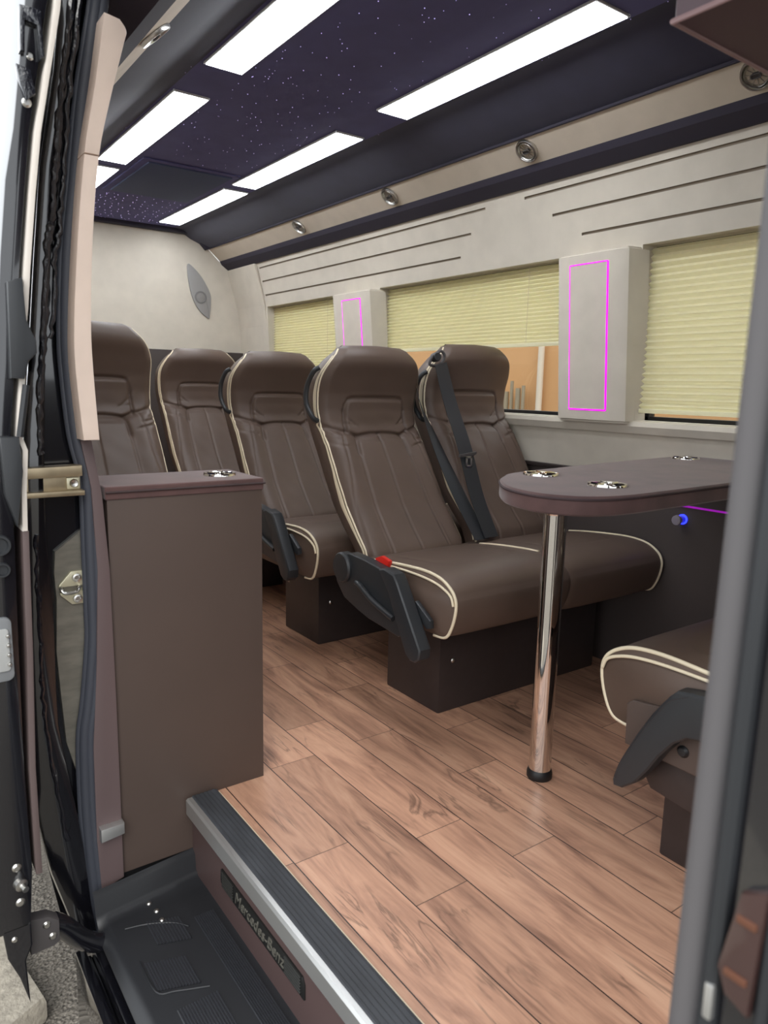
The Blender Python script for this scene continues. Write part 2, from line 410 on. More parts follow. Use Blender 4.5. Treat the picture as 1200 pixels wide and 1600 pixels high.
# ---- windows
for k, (y0, y1) in enumerate(WINS):
    fb_ = bmesh.new(); X0, X1 = 2.232, 2.262; w = .02
    for lo, hi in (((X0, y0, ZB-.004), (X1, y1, ZB+.014)), ((X0, y0, ZT-w), (X1, y1, ZT)), ((X0, y0, ZB), (X1, y0+w, ZT)), ((X0, y1-w, ZB), (X1, y1, ZT))):
        box(fb_, lo, hi, .002)
    wo = struct(done('window_%d' % (k+1), fb_, M['black_metal'], smooth=False))
    g = bmesh.new(); box(g, (2.244, y0+.01, ZB+.01), (2.249, y1-.01, ZT-.01)); done('pane', g, M['glass'], wo, smooth=False)
# ---- pleated blinds
def blind(y0, y1, zb, pitch, label):
    n = int(round((ZT-.005-zb)/pitch)); pitch = (ZT-.005-zb)/n
    t = thing('pleated_blind', label, 'blind', (2.2, (y0+y1)/2, zb), 0, 'cream pleated blinds')
    vs, fs = [], []; h = (y1-y0)/2-.004; zz_ = 0
    for i in range(2*n+1):
        z = i*pitch/2; x = (-.008 if i % 2 else .008)
        for dx in (0, .0012): vs += [(x+dx, -h, z), (x+dx, h, z)]
    m = 4
    for i in range(2*n):
        a = m*i; b2 = m*(i+1)
        fs += [(a, a+1, b2+1, b2), (a+2, a+3, b2+3, b2+2)]
    pyd('pleated_fabric', vs, fs, M['blind'], t, smooth=False)
    b = bmesh.new(); box(b, (-.009, -h, -.014), (.009, h, .001), .003); done('bottom_rail', b, M['blind'], t)
    b = bmesh.new(); tube(b, [(-.0098, -h+.22, .002), (-.0098, -h+.22, ZT-zb-.006)], .0009, 6); done('cord', b, M['card_white'], t)
    return t
blind(WINS[0][0], WINS[0][1], .945, .0213, 'wide cream pleated blind pulled nearly to the sill beside the large magenta lit panel')
blind(WINS[1][0], WINS[1][1], 1.185, .0150, 'cream pleated blind half lowered over the tan view, between the two magenta lit pillar panels')
blind(WINS[2][0], WINS[2][1], 1.10, .0150, 'short cream pleated blind farthest back, left of the small magenta lit pillar panel')

# ---- LED pillar panels
def pillar_panel(y0, y1, label, ly0, ly1, z0=.893, z1=1.474):
    t = thing('pillar_panel', label, 'wall panel', (2.15, (y0+y1)/2, z0), 0, 'pillar panels with magenta light strips')
    yc = (y0+y1)/2
    # prism in (x,y) section, sheared with the wall: build verts manually
    sec = [(2.20, y1), (2.118, y1), (2.105, y1-.012), (2.105, y0+.045), (2.118, y0+.02), (2.20, y0)]
    lean = .050
    b = bmesh.new(); A = []; B = []
    for x, y in sec:
        A.append(b.verts.new((x+lean/2-2.15, y-yc, 0))); B.append(b.verts.new((x-lean/2-2.15, y-yc, z1-z0)))
    n = len(sec); fs = [b.faces.new(A), b.faces.new(B[::-1])]
    for i in range(n): fs.append(b.faces.new((A[i], B[i], B[(i+1) % n], A[(i+1) % n])))
    bmesh.ops.recalc_face_normals(b, faces=fs)
    bmesh.ops.bevel(b, geom=list(set(fs[0].edges) | set(fs[1].edges)), offset=.008, segments=3, affect='EDGES')
    done('panel', b, M['wall'], t)
    def fx(z): return 2.105+lean/2-lean*(z-z0)/(z1-z0)-2.15
    za, zb_ = .936, 1.434; ya, yb = ly0-yc, ly1-yc
    b = bmesh.new(); w = .004
    def bar(p, q, r0, depth=.003):
        d = (Vector(q)-Vector(p)).normalized(); s = Vector((1, 0, 0)).cross(d)
        c = [Vector(p)-s*r0, Vector(p)+s*r0, Vector(q)+s*r0, Vector(q)-s*r0]
        vA = [b.verts.new(v+Vector((-.0012, 0, 0))) for v in c]; vB = [b.verts.new(v+Vector((.004, 0, 0))) for v in c]
        b.faces.new(vA); b.faces.new(vB[::-1])
        for i in range(4): b.faces.new((vA[i], vB[i], vB[(i+1) % 4], vA[(i+1) % 4]))
    q = lambda y, z: (fx(z), y, z-z0)
    bar(q(ya, za), q(ya, zb_), .0034); bar(q(yb, za), q(yb, zb_), .0014)
    bar(q(ya, zb_), q(yb, zb_), .0018); bar(q(ya, za), q(yb, za), .0026)
    done('light_strip', b, M['magenta'], t, smooth=False)
    return t
pillar_panel(1.535, 1.852, 'large beige pillar panel with magenta light rectangle right of the tan window view', 1.628, 1.790)
pillar_panel(3.03, 3.385, 'small far beige pillar panel with magenta light strip behind the seat tops', 3.12, 3.29)

# ------------------------------------------------------------------ ceiling fittings
def ceiling_light(x0, x1, y0, y1, label):
    t = thing('ceiling_light', label, 'ceiling light', ((x0+x1)/2, (y0+y1)/2, 1.95), 0, 'white rectangular ceiling lights')
    hx, hy = (x1-x0)/2, (y1-y0)/2
    b = bmesh.new(); w = .007
    for lo, hi in (((-hx, -hy, -.007), (hx, -hy+w, 0)), ((-hx, hy-w, -.007), (hx, hy, 0)), ((-hx, -hy, -.007), (-hx+w, hy, 0)), ((hx-w, -hy, -.007), (hx, hy, 0))):
        box(b, lo, hi, .002)
    done('frame', b, M['light_frame'], t)
    b = bmesh.new(); box(b, (-hx+w*.8, -hy+w*.8, -.0085), (hx-w*.8, hy-w*.8, -.002)); done('diffuser', b, M['diffuser'], t, smooth=False)
ceiling_light(1.548, 1.684, 1.30, 2.235, 'long white ceiling light nearest the camera on the window side')
ceiling_light(1.553, 1.682, 2.505, 3.455, 'white ceiling light on the window side, second from the front, beside the dark hatch')
ceiling_light(1.556, 1.690, 3.555, 4.51, 'small far white ceiling light on the window side near the rear wall')
ceiling_light(.929, 1.056, 1.30, 2.257, 'white ceiling light cut by the top edge of the photo')
ceiling_light(.929, 1.056, 2.512, 3.455, 'white ceiling light on the door side, beside the dark hatch and beige pillar trim')
ceiling_light(.929, 1.056, 3.555, 4.51, 'sliver of white ceiling light at far left, just right of the beige pillar trim')
# hatch
t = thing('ceiling_hatch', 'dark navy rectangular hatch panel in the ceiling near the rear', 'hatch', (1.31, 3.63, 1.95))
b = bmesh.new(); box(b, (-.225, -.325, -.008), (.225, .325, 0), .006, 3); done('hatch_frame', b, M['star_fabric'], t)
b = bmesh.new(); box(b, (-.195, -.295, -.014), (.195, .295, -.006), .005, 3); done('hatch_panel', b, M['hatch'], t)
# fibre-optic stars
b = bmesh.new()
def star(x, y, r):
    bmesh.ops.create_icosphere(b, subdivisions=1, radius=r, matrix=Matrix.Translation((x, y, 1.9495)))
for i in range(330):
    y = 1.0+3.65*random.random()**.85; x = random.uniform(1.07, 1.54)
    if abs(x-1.31) < .24 and abs(y-3.63) < .34: continue
    star(x, y, random.choice((.0008, .0011, .0014)))
for i in range(40): star(random.choice((random.uniform(1.70, 1.74), random.uniform(.88, .92))), random.uniform(1.1, 3.2), .001)
for ix in range(14):
    for iy in range(9): star(.96+ix*.056+random.uniform(-.014, .014), 4.03+iy*.068+random.uniform(-.018, .018), .0019)
so = done('star_lights', b, M['star'], smooth=False); so['kind'] = 'stuff'; so['label'] = 'tiny scattered star lights glittering in the dark ceiling'; so['category'] = 'star lights'
# air vents
def air_vent(loc, nrm, R, label):
    F_ = frame_to((0, 0, 0), nrm)
    t = thing('air_vent', label, 'air vent', loc, 0, 'round chrome air vents in the beige strips')
    b = bmesh.new(); lathe(b, [(R*.80, -.004), (R*.80, .003), (R*.86, .008), (R*.95, .008), (R, .003), (R, -.002)], 40, F_); done('bezel', b, M['steel'], t)
    b = bmesh.new(); lathe(b, [(R*.66, -.010), (R*.68, .004), (R*.73, .007), (R*.77, .004), (R*.77, -.010)], 40, F_); done('inner_ring', b, M['steel'], t)
    b = bmesh.new(); lathe(b, [(0, -.012), (R*.82, -.012), (R*.82, -.002)], 32, F_); done('duct', b, M['duct'], t)
    for k in range(11):
        b = bmesh.new()
        a = 2*PI*k/11+.2; d = Vector((math.cos(a), math.sin(a), 0)); s = Vector((-d.y, d.x, 0))
        c = []
        for r_, zt in ((R*.26, .003), (R*.68, .004)):
            for sw in (-1, 1): c.append((d*r_+s*sw*.0008, zt))
        vs = [b.verts.new(F_ @ (p+Vector((0, 0, z)))) for p, z in c]+[b.verts.new(F_ @ (p+Vector((0, 0, z-.003)))) for p, z in c]
        for f in ((0, 1, 3, 2), (4, 6, 7, 5), (0, 2, 6, 4), (1, 5, 7, 3), (2, 3, 7, 6), (0, 4, 5, 1)): b.faces.new([vs[i] for i in f])
        done('blade', b, M['steel'], t, smooth=False)
    b = bmesh.new()
    pts = [Vector((math.cos(a)*R*.13+(R*.19 if math.cos(a) > 0 else -R*.19), math.sin(a)*R*.14, .0075)) for a in [2*PI*k/24 for k in range(24)]]
    pts = [Vector((p.y, p.x, p.z)) for p in pts]
    tube(b, [F_ @ p for p in pts], .0016, 8, closed=True)
    vs = [b.verts.new(F_ @ (p-Vector((0, 0, .002)))) for p in pts]; b.faces.new(vs)
    vs2 = [b.verts.new(F_ @ (p-Vector((0, 0, .014)))) for p in pts]
    for i in range(24): b.faces.new((vs[i], vs2[i], vs2[(i+1) % 24], vs[(i+1) % 24]))
    done('knob', b, M['gray_plastic'], t)
nR = (-.66, 0, -.75)
for y, lab in ((1.113, 'largest round chrome air vent at the top right edge, under the overhead cabinet'), (1.921, 'round chrome air vent second from the right in the beige strip above the windows'),
               (2.733, 'round chrome air vent third from the right in the beige strip above the windows'), (3.547, 'smallest far round chrome air vent nearest the rear wall')):
    air_vent((1.974, y, 1.8235), nR, .043, lab)
air_vent((2*CX-1.974, 1.89, 1.8235), (.66, 0, -.75), .043, 'chrome air vent seen edge-on in the left beige strip beside the pillar trim')
# loudspeaker plate on the rear wall
leaf = [(1.795, 1.748), (1.845, 1.722), (1.897, 1.665), (1.942, 1.585), (1.95, 1.53), (1.938, 1.432), (1.928, 1.420), (1.872, 1.462), (1.826, 1.535), (1.800, 1.64)]
leaf = [(p.x, p.y) for p in [Vector((x, z, 0)) for x, z in leaf]]
lf = smoothpts([(x, 0, z) for x, z in leaf], 4, True)
t = thing('loudspeaker', 'grey leaf-shaped loudspeaker plate on the pale rear wall', 'speaker', (1.875, YR, 1.57))
b = bmesh.new(); prism(b, [(p.x-1.875, p.z-1.57) for p in lf], 1, -.012, 0, .004, 2); done('plate', b, plain('speaker_gray', (150, 148, 146), .6, bump=.4, bscale=500), t)
Fm = frame_to((.003, -.012, -.022), (0, -1, 0), (0, 0, 1))
b = bmesh.new(); lathe(b, [(.040, -.002), (.040, .003), (.034, .005), (.030, .003), (.030, -.001)], 32, Fm); done('ring', b, plain('speaker_ring', (120, 118, 118), .5), t)
b = bmesh.new(); lathe(b, [(.030, .0), (.024, .001), (.012, .004), (0, .006)], 32, Fm); done('cone', b, plain('speaker_cone', (138, 136, 134), .6, bump=.5, bscale=900), t)

# ------------------------------------------------------------------ seats
EDGE = [(.43, .035), (.48, .0), (.54, -.0), ]   # (unused seed)
ZK = np.array([.42, .48, .54, .61, .75, .84, .88, .92, .98, 1.04, 1.08, 1.12, 1.135])
YK = np.array([-.03, -.01, .048, .108, .195, .255, .278, .288, .284, .264, .246, .240, .246])
HK_Z = np.array([.42, .55, .70, .80, .87, .93, 1.00, 1.03, 1.06, 1.085, 1.105, 1.12, 1.13])
HK_W = np.array([.202, .206, .207, .205, .204, .209, .212, .211, .201, .186, .170, .154, .142])
def seg_dist(px, pz, a, b):
    ax, az = a; bx, bz = b; dx, dz = bx-ax, bz-az
    tt = np.clip(((px-ax)*dx+(pz-az)*dz)/(dx*dx+dz*dz+1e-12), 0, 1)
    return np.hypot(px-ax-tt*dx, pz-az-tt*dz)
def poly_dist(px, pz, pts):
    P = smoothpts([(x, 0, z) for x, z in pts], 5)
    d = np.full(px.shape, 9.)
    for p, q in zip(P, P[1:]): d = np.minimum(d, seg_dist(px, pz, (p.x, p.z), (q.x, q.z)))
    return d
def mirror(pts): return [(-x, z) for x, z in pts]
def backrest_mesh():
    NV, NU = 190, 120
    # sample z along arc so that steps are even
    zf = np.linspace(.42, 1.133, 900); yf = np.interp(zf, ZK, YK)
    ker = np.hanning(61); ker /= ker.sum()
    yf = np.convolve(np.pad(yf, 30, 'reflect', reflect_type='odd'), ker, 'valid')
    s = np.concatenate([[0], np.cumsum(np.hypot(np.diff(zf), np.diff(yf)))])
    sv = np.linspace(0, s[-1], NV); zv = np.interp(sv, s, zf); yv = np.interp(sv, s, yf)
    wfull = np.interp(zf, HK_Z, HK_W); wfull = np.convolve(np.pad(wfull, 30, 'edge'), ker, 'valid'); wv_ = np.interp(zv, zf, wfull)
    u = np.linspace(-1, 1, NU)
    U, Z = np.meshgrid(u, zv); W = np.repeat(wv_[:, None], NU, 1); Y = np.repeat(yv[:, None], NU, 1)
    Xg = U*W
    sm = lambda a, b, t: np.clip((t-a)/(b-a), 0, 1)**2*(3-2*np.clip((t-a)/(b-a), 0, 1))
    headm = sm(.86, .92, Z)
    # forward bulge (negative y = towards sitter)
    bulge = headm*(.030*(1-np.abs(U)**2.2)) + (1-headm)*(.004+.016*np.exp(-((np.abs(Xg)-.165)/.045)**2)*sm(.44, .55, Z)*(1-sm(.8, .88, Z)) + .016*(1-np.abs(U)**4))
    # lumbar panel slightly raised
    lum = (1-sm(.100, .112, np.abs(Xg)-(.83-Z)*.055))*(1-sm(.815, .828, Z+.35*Xg**2))
    bulge += .006*lum*(1-headm)
    # headrest inset raised cushion
    ins = (1-sm(.118, .132, np.abs(Xg)))*(1-sm(.952, .966, Z))*sm(.834, .848, Z)
    bulge += .006*ins
    # roll at edges
    bulge -= .020*np.clip((np.abs(U)-.86)/.14, 0, 1)**2
    # seams
    def groove(pts, depth, sig, both=False):
        d = poly_dist(Xg, Z, pts)
        if both: d = np.minimum(d, poly_dist(Xg, Z, mirror(pts)))
        return depth*np.exp(-(d/sig)**2)
    g = groove([(-.130, .850), (-.128, .90), (-.122, .945), (-.108, .962), (-.08, .966), (0, .967), (.08, .966), (.108, .962), (.122, .945), (.128, .90), (.130, .850)], .0095, .0055)
    g += groove([(-.215, .872), (-.175, .858), (-.145, .850), (-.122, .846), (-.098, .836)], .012, .008, True)
    g += groove([(-.104, .78), (-.101, .815), (-.088, .834), (-.05, .842), (0, .843), (.05, .842), (.088, .834), (.101, .815), (.104, .78)], .010, .0065)
    g += groove([(-.102, .815), (-.106, .75), (-.113, .60), (-.120, .42)], .0065, .0045, True)
    g += groove([(-.001, .842), (0, .70), (0, .42)], .0045, .004)
    g += groove([(-.150, .846), (-.158, .80), (-.168, .72), (-.188, .60), (-.20, .42)], .004, .0045, True)
    # wrinkles near the neck
    for k in range(7):
        xx = .15+.012*k; zz0 = .80+.011*k
        for sgn in (-1, 1):
            d = seg_dist(Xg, Z, (sgn*(xx-.02), zz0-.012*RNG.rand()), (sgn*(xx+.05), zz0+.014*RNG.rand()))
            g += .0034*np.exp(-(d/.0045)**2)
    for sgn in (-1, 1):
        for k in range(3):
            d = seg_dist(Xg, Z, (sgn*(.085+.01*k), .872+.006*k), (sgn*(.125+.004*k), .868+.022*k+.01))
            g += .003*np.exp(-(d/.004)**2)
    F_ = Y-bulge+g
    F_ += .0012*np.sin(Xg*60+Z*31)*np.sin(Z*47)*(1-headm)
    # top roll over
    roll = np.clip((Z-1.085)/.05, 0, 1)**2
    F_ += .020*roll
    # build: front grid, then back contour
    th = np.interp(zv, [.42, .6, .8, .92, 1.02, 1.09, 1.133], [.085, .11, .12, .12, .11, .09, .05])
    verts = []; faces = []
    NB = 24; ub = np.linspace(1, -1, NB)
    per = NU+NB
    for j in range(NV):
        for i in range(NU): verts.append((Xg[j, i], F_[j, i], Z[j, i]))
        for q in range(NB):
            xb = ub[q]*wv_[j]*.985; e = abs(ub[q])
            yb = yv[j]+.018+th[j]*(1-.25*e**8)
            verts.append((xb, yb, zv[j]))
    for j in range(NV-1):
        for i in range(per):
            i2 = (i+1) % per
            faces.append((j*per+i, j*per+i2, (j+1)*per+i2, (j+1)*per+i))
    # caps with a crown: top ring shrink
    top = [(x*.86, y+.012*(1 if k < NU else -1), 1.143) for k, (x, y, z) in enumerate(verts[(NV-1)*per:NV*per])]
    n0 = len(verts); verts += top
    for i in range(per):
        i2 = (i+1) % per
        faces.append(((NV-1)*per+i, (NV-1)*per+i2, n0+i2, n0+i))
    c = len(verts); mx = np.mean(np.array(top), 0); verts.append((0, mx[1], 1.147))
    for i in range(per): faces.append((n0+i, n0+(i+1) % per, c))
    c = len(verts); verts.append((0, .03, .42))
    for i in range(per): faces.append(((i+1) % per, i, c))
    me = bpy.data.meshes.new('backrest'); me.from_pydata([tuple(map(float, v)) for v in verts], [], faces); me.update()
    me.materials.append(M['leather'])
    edge = [(wv_[j], float(F_[j, -1]), float(zv[j]), float(th[j])) for j in range(NV)]
    return me, edge
BACK_ME, EDGE_C = backrest_mesh()
def piping_mesh(sides):
    b = bmesh.new()
    for sg in sides:
        P = [(sg*(w-.002), y+.001, z) for w, y, z, th in EDGE_C[4::4]]
        tube(b, P, .0040, 8)
    bmesh.ops.recalc_face_normals(b, faces=b.faces[:])
    me = bpy.data.meshes.new('piping'); b.to_mesh(me); b.free(); me.materials.append(M['piping']); return me
def gusset_mesh(sides):
    # cream crescent along the side of the backrest behind the piping
    b = bmesh.new()
    for sg in sides:
        rows = []
        for (w, y, z, th) in EDGE_C[6:-6:3]:
            t = (z-.46)/(1.12-.46)
            wd = .006+.024*math.exp(-((t-.24)/.17)**2)+.017*math.exp(-((t-.76)/.17)**2); wd *= min(1, max(0, (1.0-t)/.12))*min(1, (t+.05)/.12)+.02
            rows.append([b.verts.new((sg*(w-.001), y+.010, z)), b.verts.new((sg*(w+.004), y+.010+wd*.5, z)), b.verts.new((sg*(w-.001), y+.010+wd, z))])
        for a, c in zip(rows, rows[1:]):
            for i in range(2): b.faces.new((a[i], a[i+1], c[i+1], c[i]))
    bmesh.ops.recalc_face_normals(b, faces=b.faces[:])
    me = bpy.data.meshes.new('side_gusset'); b.to_mesh(me); b.free(); me.materials.append(M['piping']); return me
PIP_ME = [piping_mesh((k,)) for k in (-1, 1)]; GUS_ME = [gusset_mesh((k,)) for k in (-1, 1)]
# cushion profile (y,z) loop, front at y=-.47
CUSH = [(.03, .452), (-.06, .468), (-.15, .480), (-.25, .489), (-.33, .493), (-.39, .488), (-.43, .474), (-.458, .452), (-.468, .425), (-.464, .39), (-.452, .355), (-.438, .332), (-.42, .322), (-.38, .318), (-.2, .318), (.03, .318)]
tops_ = []
def cushion_mesh(hw=.236):
    P = smoothpts([(0, y, z) for y, z in CUSH[:-3]], 6)+[Vector((0, y, z)) for y, z in CUSH[-2:]]
    cy, cz = -.2, .40
    NU = 64; us = np.sin(np.linspace(-PI/2, PI/2, NU))
    verts, faces = [], []; n = len(P)
    for u in us:
        e = abs(u); k = 1-.016*max(0, (e-.9)/.1)**2
        for p in P:
            y = cy+(p.y-cy)*k; z = cz+(p.z-cz)*k; x = u*hw
            if p.z > .44:   # top: sculpt seams
                d = abs(np.hypot(max(abs(x)-.10, 0), max(-(y+.27), 0))-.055) if (abs(x) > .10 or y < -.27) else 9
                if y > -.03 : d = 9
                z -= .0035*math.exp(-(d/.006)**2)
                z += .006*(1-e**4)
            elif p.y < -.43: y -= .008*(1-e**4)
            verts.append((x, y, z))
    m = len(us)
    for i in range(m-1):
        for j in range(n):
            j2 = (j+1) % n
            faces.append((i*n+j, i*n+j2, (i+1)*n+j2, (i+1)*n+j))
    for sgi, base in ((0, 0), (1, (m-1)*n)):
        c = len(verts); verts.append((us[0]*hw-.006 if sgi == 0 else us[-1]*hw+.006, cy, cz))
        for j in range(n):
            j2 = (j+1) % n
            faces.append((base+j, c, base+j2) if sgi == 0 else (base+j2, c, base+j))
    me = bpy.data.meshes.new('seat_cushion'); me.from_pydata(verts, [], faces); me.update(); me.materials.append(M['leather'])
    mps = []
    for sg in (-1, 1):
        b = bmesh.new(); tube(b, smoothpts([(sg*(hw-.003), y, z) for y, z in CUSH[1:5]], 5), .0045, 8); tops_.append(b)
        b = bmesh.new()
        Q = smoothpts([(sg*(hw-.003), y, z) for y, z in CUSH[1:14]], 5)
        tube(b, Q, .0045, 8)
        mps.append(b); b = bmesh.new()   # second, inner line that parts from the first along the top
        R_ = smoothpts([(sg*(hw+.004), y+.004, z-d) for (y, z), d in zip(CUSH[1:9], (.004, .008, .013, .017, .017, .013, .006, .002))], 5)
        tube(b, R_, .0036, 8); mps.append(b)
    out = []
    for b in mps+tops_:
        bmesh.ops.recalc_face_normals(b, faces=b.faces[:])
        mp = bpy.data.meshes.new('cushion_piping'); b.to_mesh(mp); b.free(); mp.materials.append(M['piping']); out.append(mp)
    return me, out
CUSH_ME, CPIP_ME = cushion_mesh()
for m_ in [BACK_ME, CUSH_ME]+PIP_ME+CPIP_ME+GUS_ME:
    m_.polygons.foreach_set('use_smooth', [True]*len(m_.polygons))
    bm_ = bmesh.new(); bm_.from_mesh(m_); bmesh.ops.recalc_face_normals(bm_, faces=bm_.faces[:]); bm_.to_mesh(m_); bm_.free()
def put(name, me, parent, loc=(0, 0, 0), scl=None):
    o = bpy.data.objects.new(name, me); COL.objects.link(o); o.parent = parent; o.location = loc
    if scl: o.scale = scl
    return o
def base_part(t, x0, x1, y0=-.26, y1=.01, h=.318):
    b = bmesh.new(); box(b, (x0, y0, 0), (x1, y1, h), .006)
    o = done('base', b, M['base'], t)
    for (x, y, z, nn) in ((x0+.055, y0, .165, (0, -1, 0)), (x0, y1-.03, .205, (-1, 0, 0))):
        b = bmesh.new(); lathe(b, [(0, .005), (.005, .004), (.008, .001), (.008, -.001)], 12, frame_to((x, y, z), nn, (0, 0, 1)))
        done('screw', b, M['steel'], o)
    return o
def armrest_folded(t, x):
    """folded-down armrest with round pivot cover, seen on the aisle side (local y,z polygons)"""
    Yo = 1.87
    pl = [(1.937, .432), (1.932, .452), (1.912, .468), (1.845, .489), (1.756, .484), (1.636, .470), (1.613, .427), (1.583, .373), (1.566, .303), (1.585, .292), (1.622, .296), (1.742, .306), (1.80, .318), (1.874, .338), (1.918, .380)]
    b = bmesh.new(); prism(b, [(y-Yo, z) for y, z in pl], 0, x-.028, x+.010, .008, 3)
    o = done('armrest', b, M['black_plastic'], t)
    b = bmesh.new(); lathe(b, [(.048, -.02), (.048, .006), (.043, .012), (.030, .013), (0, .013)], 32, frame_to((x-.028, 1.878-Yo, .437), (-1, 0, 0), (0, 0, 1))); done('pivot_cover', b, M['black_plastic'], o)
    bar = [(1.650, .484), (1.620, .492), (1.575, .484), (1.558, .465), (1.448, .300), (1.452, .272), (1.470, .258), (1.492, .258), (1.512, .270), (1.560, .352), (1.600, .425)]
    b = bmesh.new(); prism(b, [(y-Yo, z) for y, z in bar], 0, x-.058, x-.014, .010, 3); done('arm_bar', b, M['black_plastic'], o)
    b = bmesh.new()
    tube(b, smoothpts([(x-.030, 1.800-Yo, .405), (x-.036, 1.770-Yo, .402), (x-.037, 1.70-Yo, .372), (x-.034, 1.60-Yo, .345)], 6), .009, 10); done('rib', b, M['black_plastic'], o)
    b = bmesh.new(); prism(b, [(1.545-Yo, .405), (1.53-Yo, .412), (1.464-Yo, .372), (1.462-Yo, .350), (1.478-Yo, .345), (1.54-Yo, .375)], 0, x-.012, x+.004, .004); done('lever', b, M['black_plastic'], o)
    b = bmesh.new(); prism(b, [(1.752-Yo, .488), (1.722-Yo, .500), (1.682-Yo, .492), (1.690-Yo, .470), (1.75-Yo, .470)], 0, x+.006, x+.020, .003); done('buckle_button', b, M['red'], o)
    return o
def grab_handle(t, x):
    b = bmesh.new()
    P = smoothpts([(x+.022, .290, 1.060), (x+.004, .300, 1.045), (x-.006, .325, .995), (x-.006, .328, .940), (x+.002, .300, .893), (x+.022, .300, .880)], 6)
    tube(b, P, .009, 10); return done('grab_handle', b, M['black_plastic'], t)
def seat_unit(t, x, z=0, inner=0):
    br = put('backrest', BACK_ME, t, (x, 0, z)); [put('piping', q_, br) for q_ in PIP_ME]; [put('side_gusset', q_, br) for q_ in GUS_ME]
    cu = put('seat_cushion', CUSH_ME, t, (x, 0, 0)); 
    for k, sg in enumerate((-1, 1)):      # full loop on free ends, only the top line where two cushions meet
        for q_ in ([CPIP_ME[4+k]] if sg == inner else CPIP_ME[2*k:2*k+2]): put('cushion_piping', q_, cu)
    return br

GS = 'brown double coach seats'
A = thing('double_seat', 'brown double coach seat with black belt between its backs, beside the chrome table leg', 'seat', (1.735, 1.87, 0), 0, GS)
seat_unit(A, -.240, -.006, 1); seat_unit(A, .228, .022, -1)
base_part(A, -.345, .40); armrest_folded(A, -.50); grab_handle(A, -.475); grab_handle(A, -.008)
B = dup(A, (1.735, 2.596, 0), 0, 'brown double coach seat of the middle row, seen between cabinet and belted seat', GS)
for ch in list(B.children):
    if ch.name.startswith('armrest'):
        ch.location.z += .06; ch.location.y += .01
        for g in list(ch.children):
            if g.name.startswith('buckle_button'): bpy.data.objects.remove(g)
# seat belt of A
def ribbon(bm, pts, w, axis_pts, th=.0016):
    P = smoothpts(pts, 8); rows = []
    m = len(P); ax = smoothpts(axis_pts, 8)
    for i in range(m):
        s = ax[i].normalized(); t = (P[min(i+1, m-1)]-P[max(i-1, 0)]).normalized(); n = s.cross(t).normalized()
        rows.append([bm.verts.new(P[i]+s*a*w/2+n*c*th/2) for a, c in ((-1, -1), (1, -1), (1, 1), (-1, 1))])
    for a, c in zip(rows, rows[1:]):
        for k in range(4): bm.faces.new((a[k], a[(k+1) % 4], c[(k+1) % 4], c[k]))
    bm.faces.new(rows[0][::-1]); bm.faces.new(rows[-1])
ox, oy = 1.735, 1.87
def W_(x, y, z): return (x-ox, y-oy, z)
b = bmesh.new()
ribbon(b, [W_(1.745, 2.075, 1.088), W_(1.758, 2.03, .95), W_(1.770, 1.960, .80), W_(1.780, 1.890, .62), W_(1.786, 1.812, .485)], .066,
       [(.9, .15, .2), (1, .05, 0), (1, 0, 0), (1, 0, 0), (1, 0, 0)])
belt = done('seat_belt', b, M['belt'], A)
b = bmesh.new()
ribbon(b, [W_(1.716, 2.20, 1.045), W_(1.724, 2.155, .93), W_(1.735, 2.06, .78), W_(1.740, 1.94, .62), W_(1.746, 1.818, .48)], .066,
       [(.55, .8, 0), (.6, .7, 0), (.85, .3, 0), (1, .1, 0), (1, 0, 0)])
done('lower_strap', b, M['belt'], belt)
b = bmesh.new()   # shoulder guide ring
c0 = Vector(W_(1.735, 2.085, 1.10))
ring = [c0+Vector((-.034, .0, -.016)), c0+Vector((-.026, 0, .010)), c0+Vector((-.006, .004, .020)), c0+Vector((.020, .004, .034)), c0+Vector((.034, 0, .020)), c0+Vector((.028, 0, -.002)), c0+Vector((0, -.004, -.018))]
tube(b, smoothpts(ring, 5, True), .0055, 8, closed=True); done('belt_guide', b, M['gray_plastic'], belt)
b = bmesh.new(); lathe(b, [(0, .012), (.014, .010), (.017, .004), (.017, -.02)], 20, frame_to(c0+Vector((-.004, -.002, .012)), (-.2, -1, .1), (0, 0, 1))); done('anchor_bolt', b, M['black_plastic'], belt)
b = bmesh.new(); zt = .765; q = Vector(W_(1.772, 1.938, zt))
prism(b, [(q.x-.045, zt-.006), (q.x-.042, zt+.004), (q.x+.034, zt+.012), (q.x+.036, zt+.004), (q.x+.014, zt-.006)], 1, q.y-.008, q.y+.002, .002)
done('tongue_bar', b, M['gray_plastic'], belt)
b = bmesh.new()
for lo, hi in (((-.017, -.043), (-.009, -.004)), ((.005, -.043), (.013, -.004)), ((-.017, -.043), (.013, -.035)), ((-.017, -.012), (.013, -.004))):
    box(b, (q.x+lo[0], q.y-.010, zt+lo[1]), (q.x+hi[0], q.y-.006, zt+hi[1]), .001)
done('belt_tongue', b, M['steel'], belt)

# rear row seat, near-side seat
C = thing('coach_seat', 'brown rear row coach seat, small and far, between the cabinet seat and the middle row', 'seat', (1.488, 3.45, .0), 0, 'single coach seats')
brc = seat_unit(C, 0, .03); base_part(C, -.20, .20)
D = dup(C, (.628, 2.26, 0), 0, 'brown coach seat rising behind the tall cabinet beside the beige pillar trim', 'single coach seats')
for ch in D.children:
    if ch.name.startswith('backrest'): ch.location.z = .045
C2 = dup(C, (1.978, 3.45, 0), 0, 'brown rear row coach seat by the far window, mostly behind the middle row', 'single coach seats')
# rear-facing seat on the right
E_ = thing('rear_facing_seat', 'brown rear-facing coach seat cut by the right pillar, its cream piped cushion under the table', 'seat', (1.72, .445, 0), PI, GS)
for sx in (-.24, .24): seat_unit(E_, sx, 0, 1 if sx < 0 else -1)
base_part(E_, -.40, .365, -.365, .01)
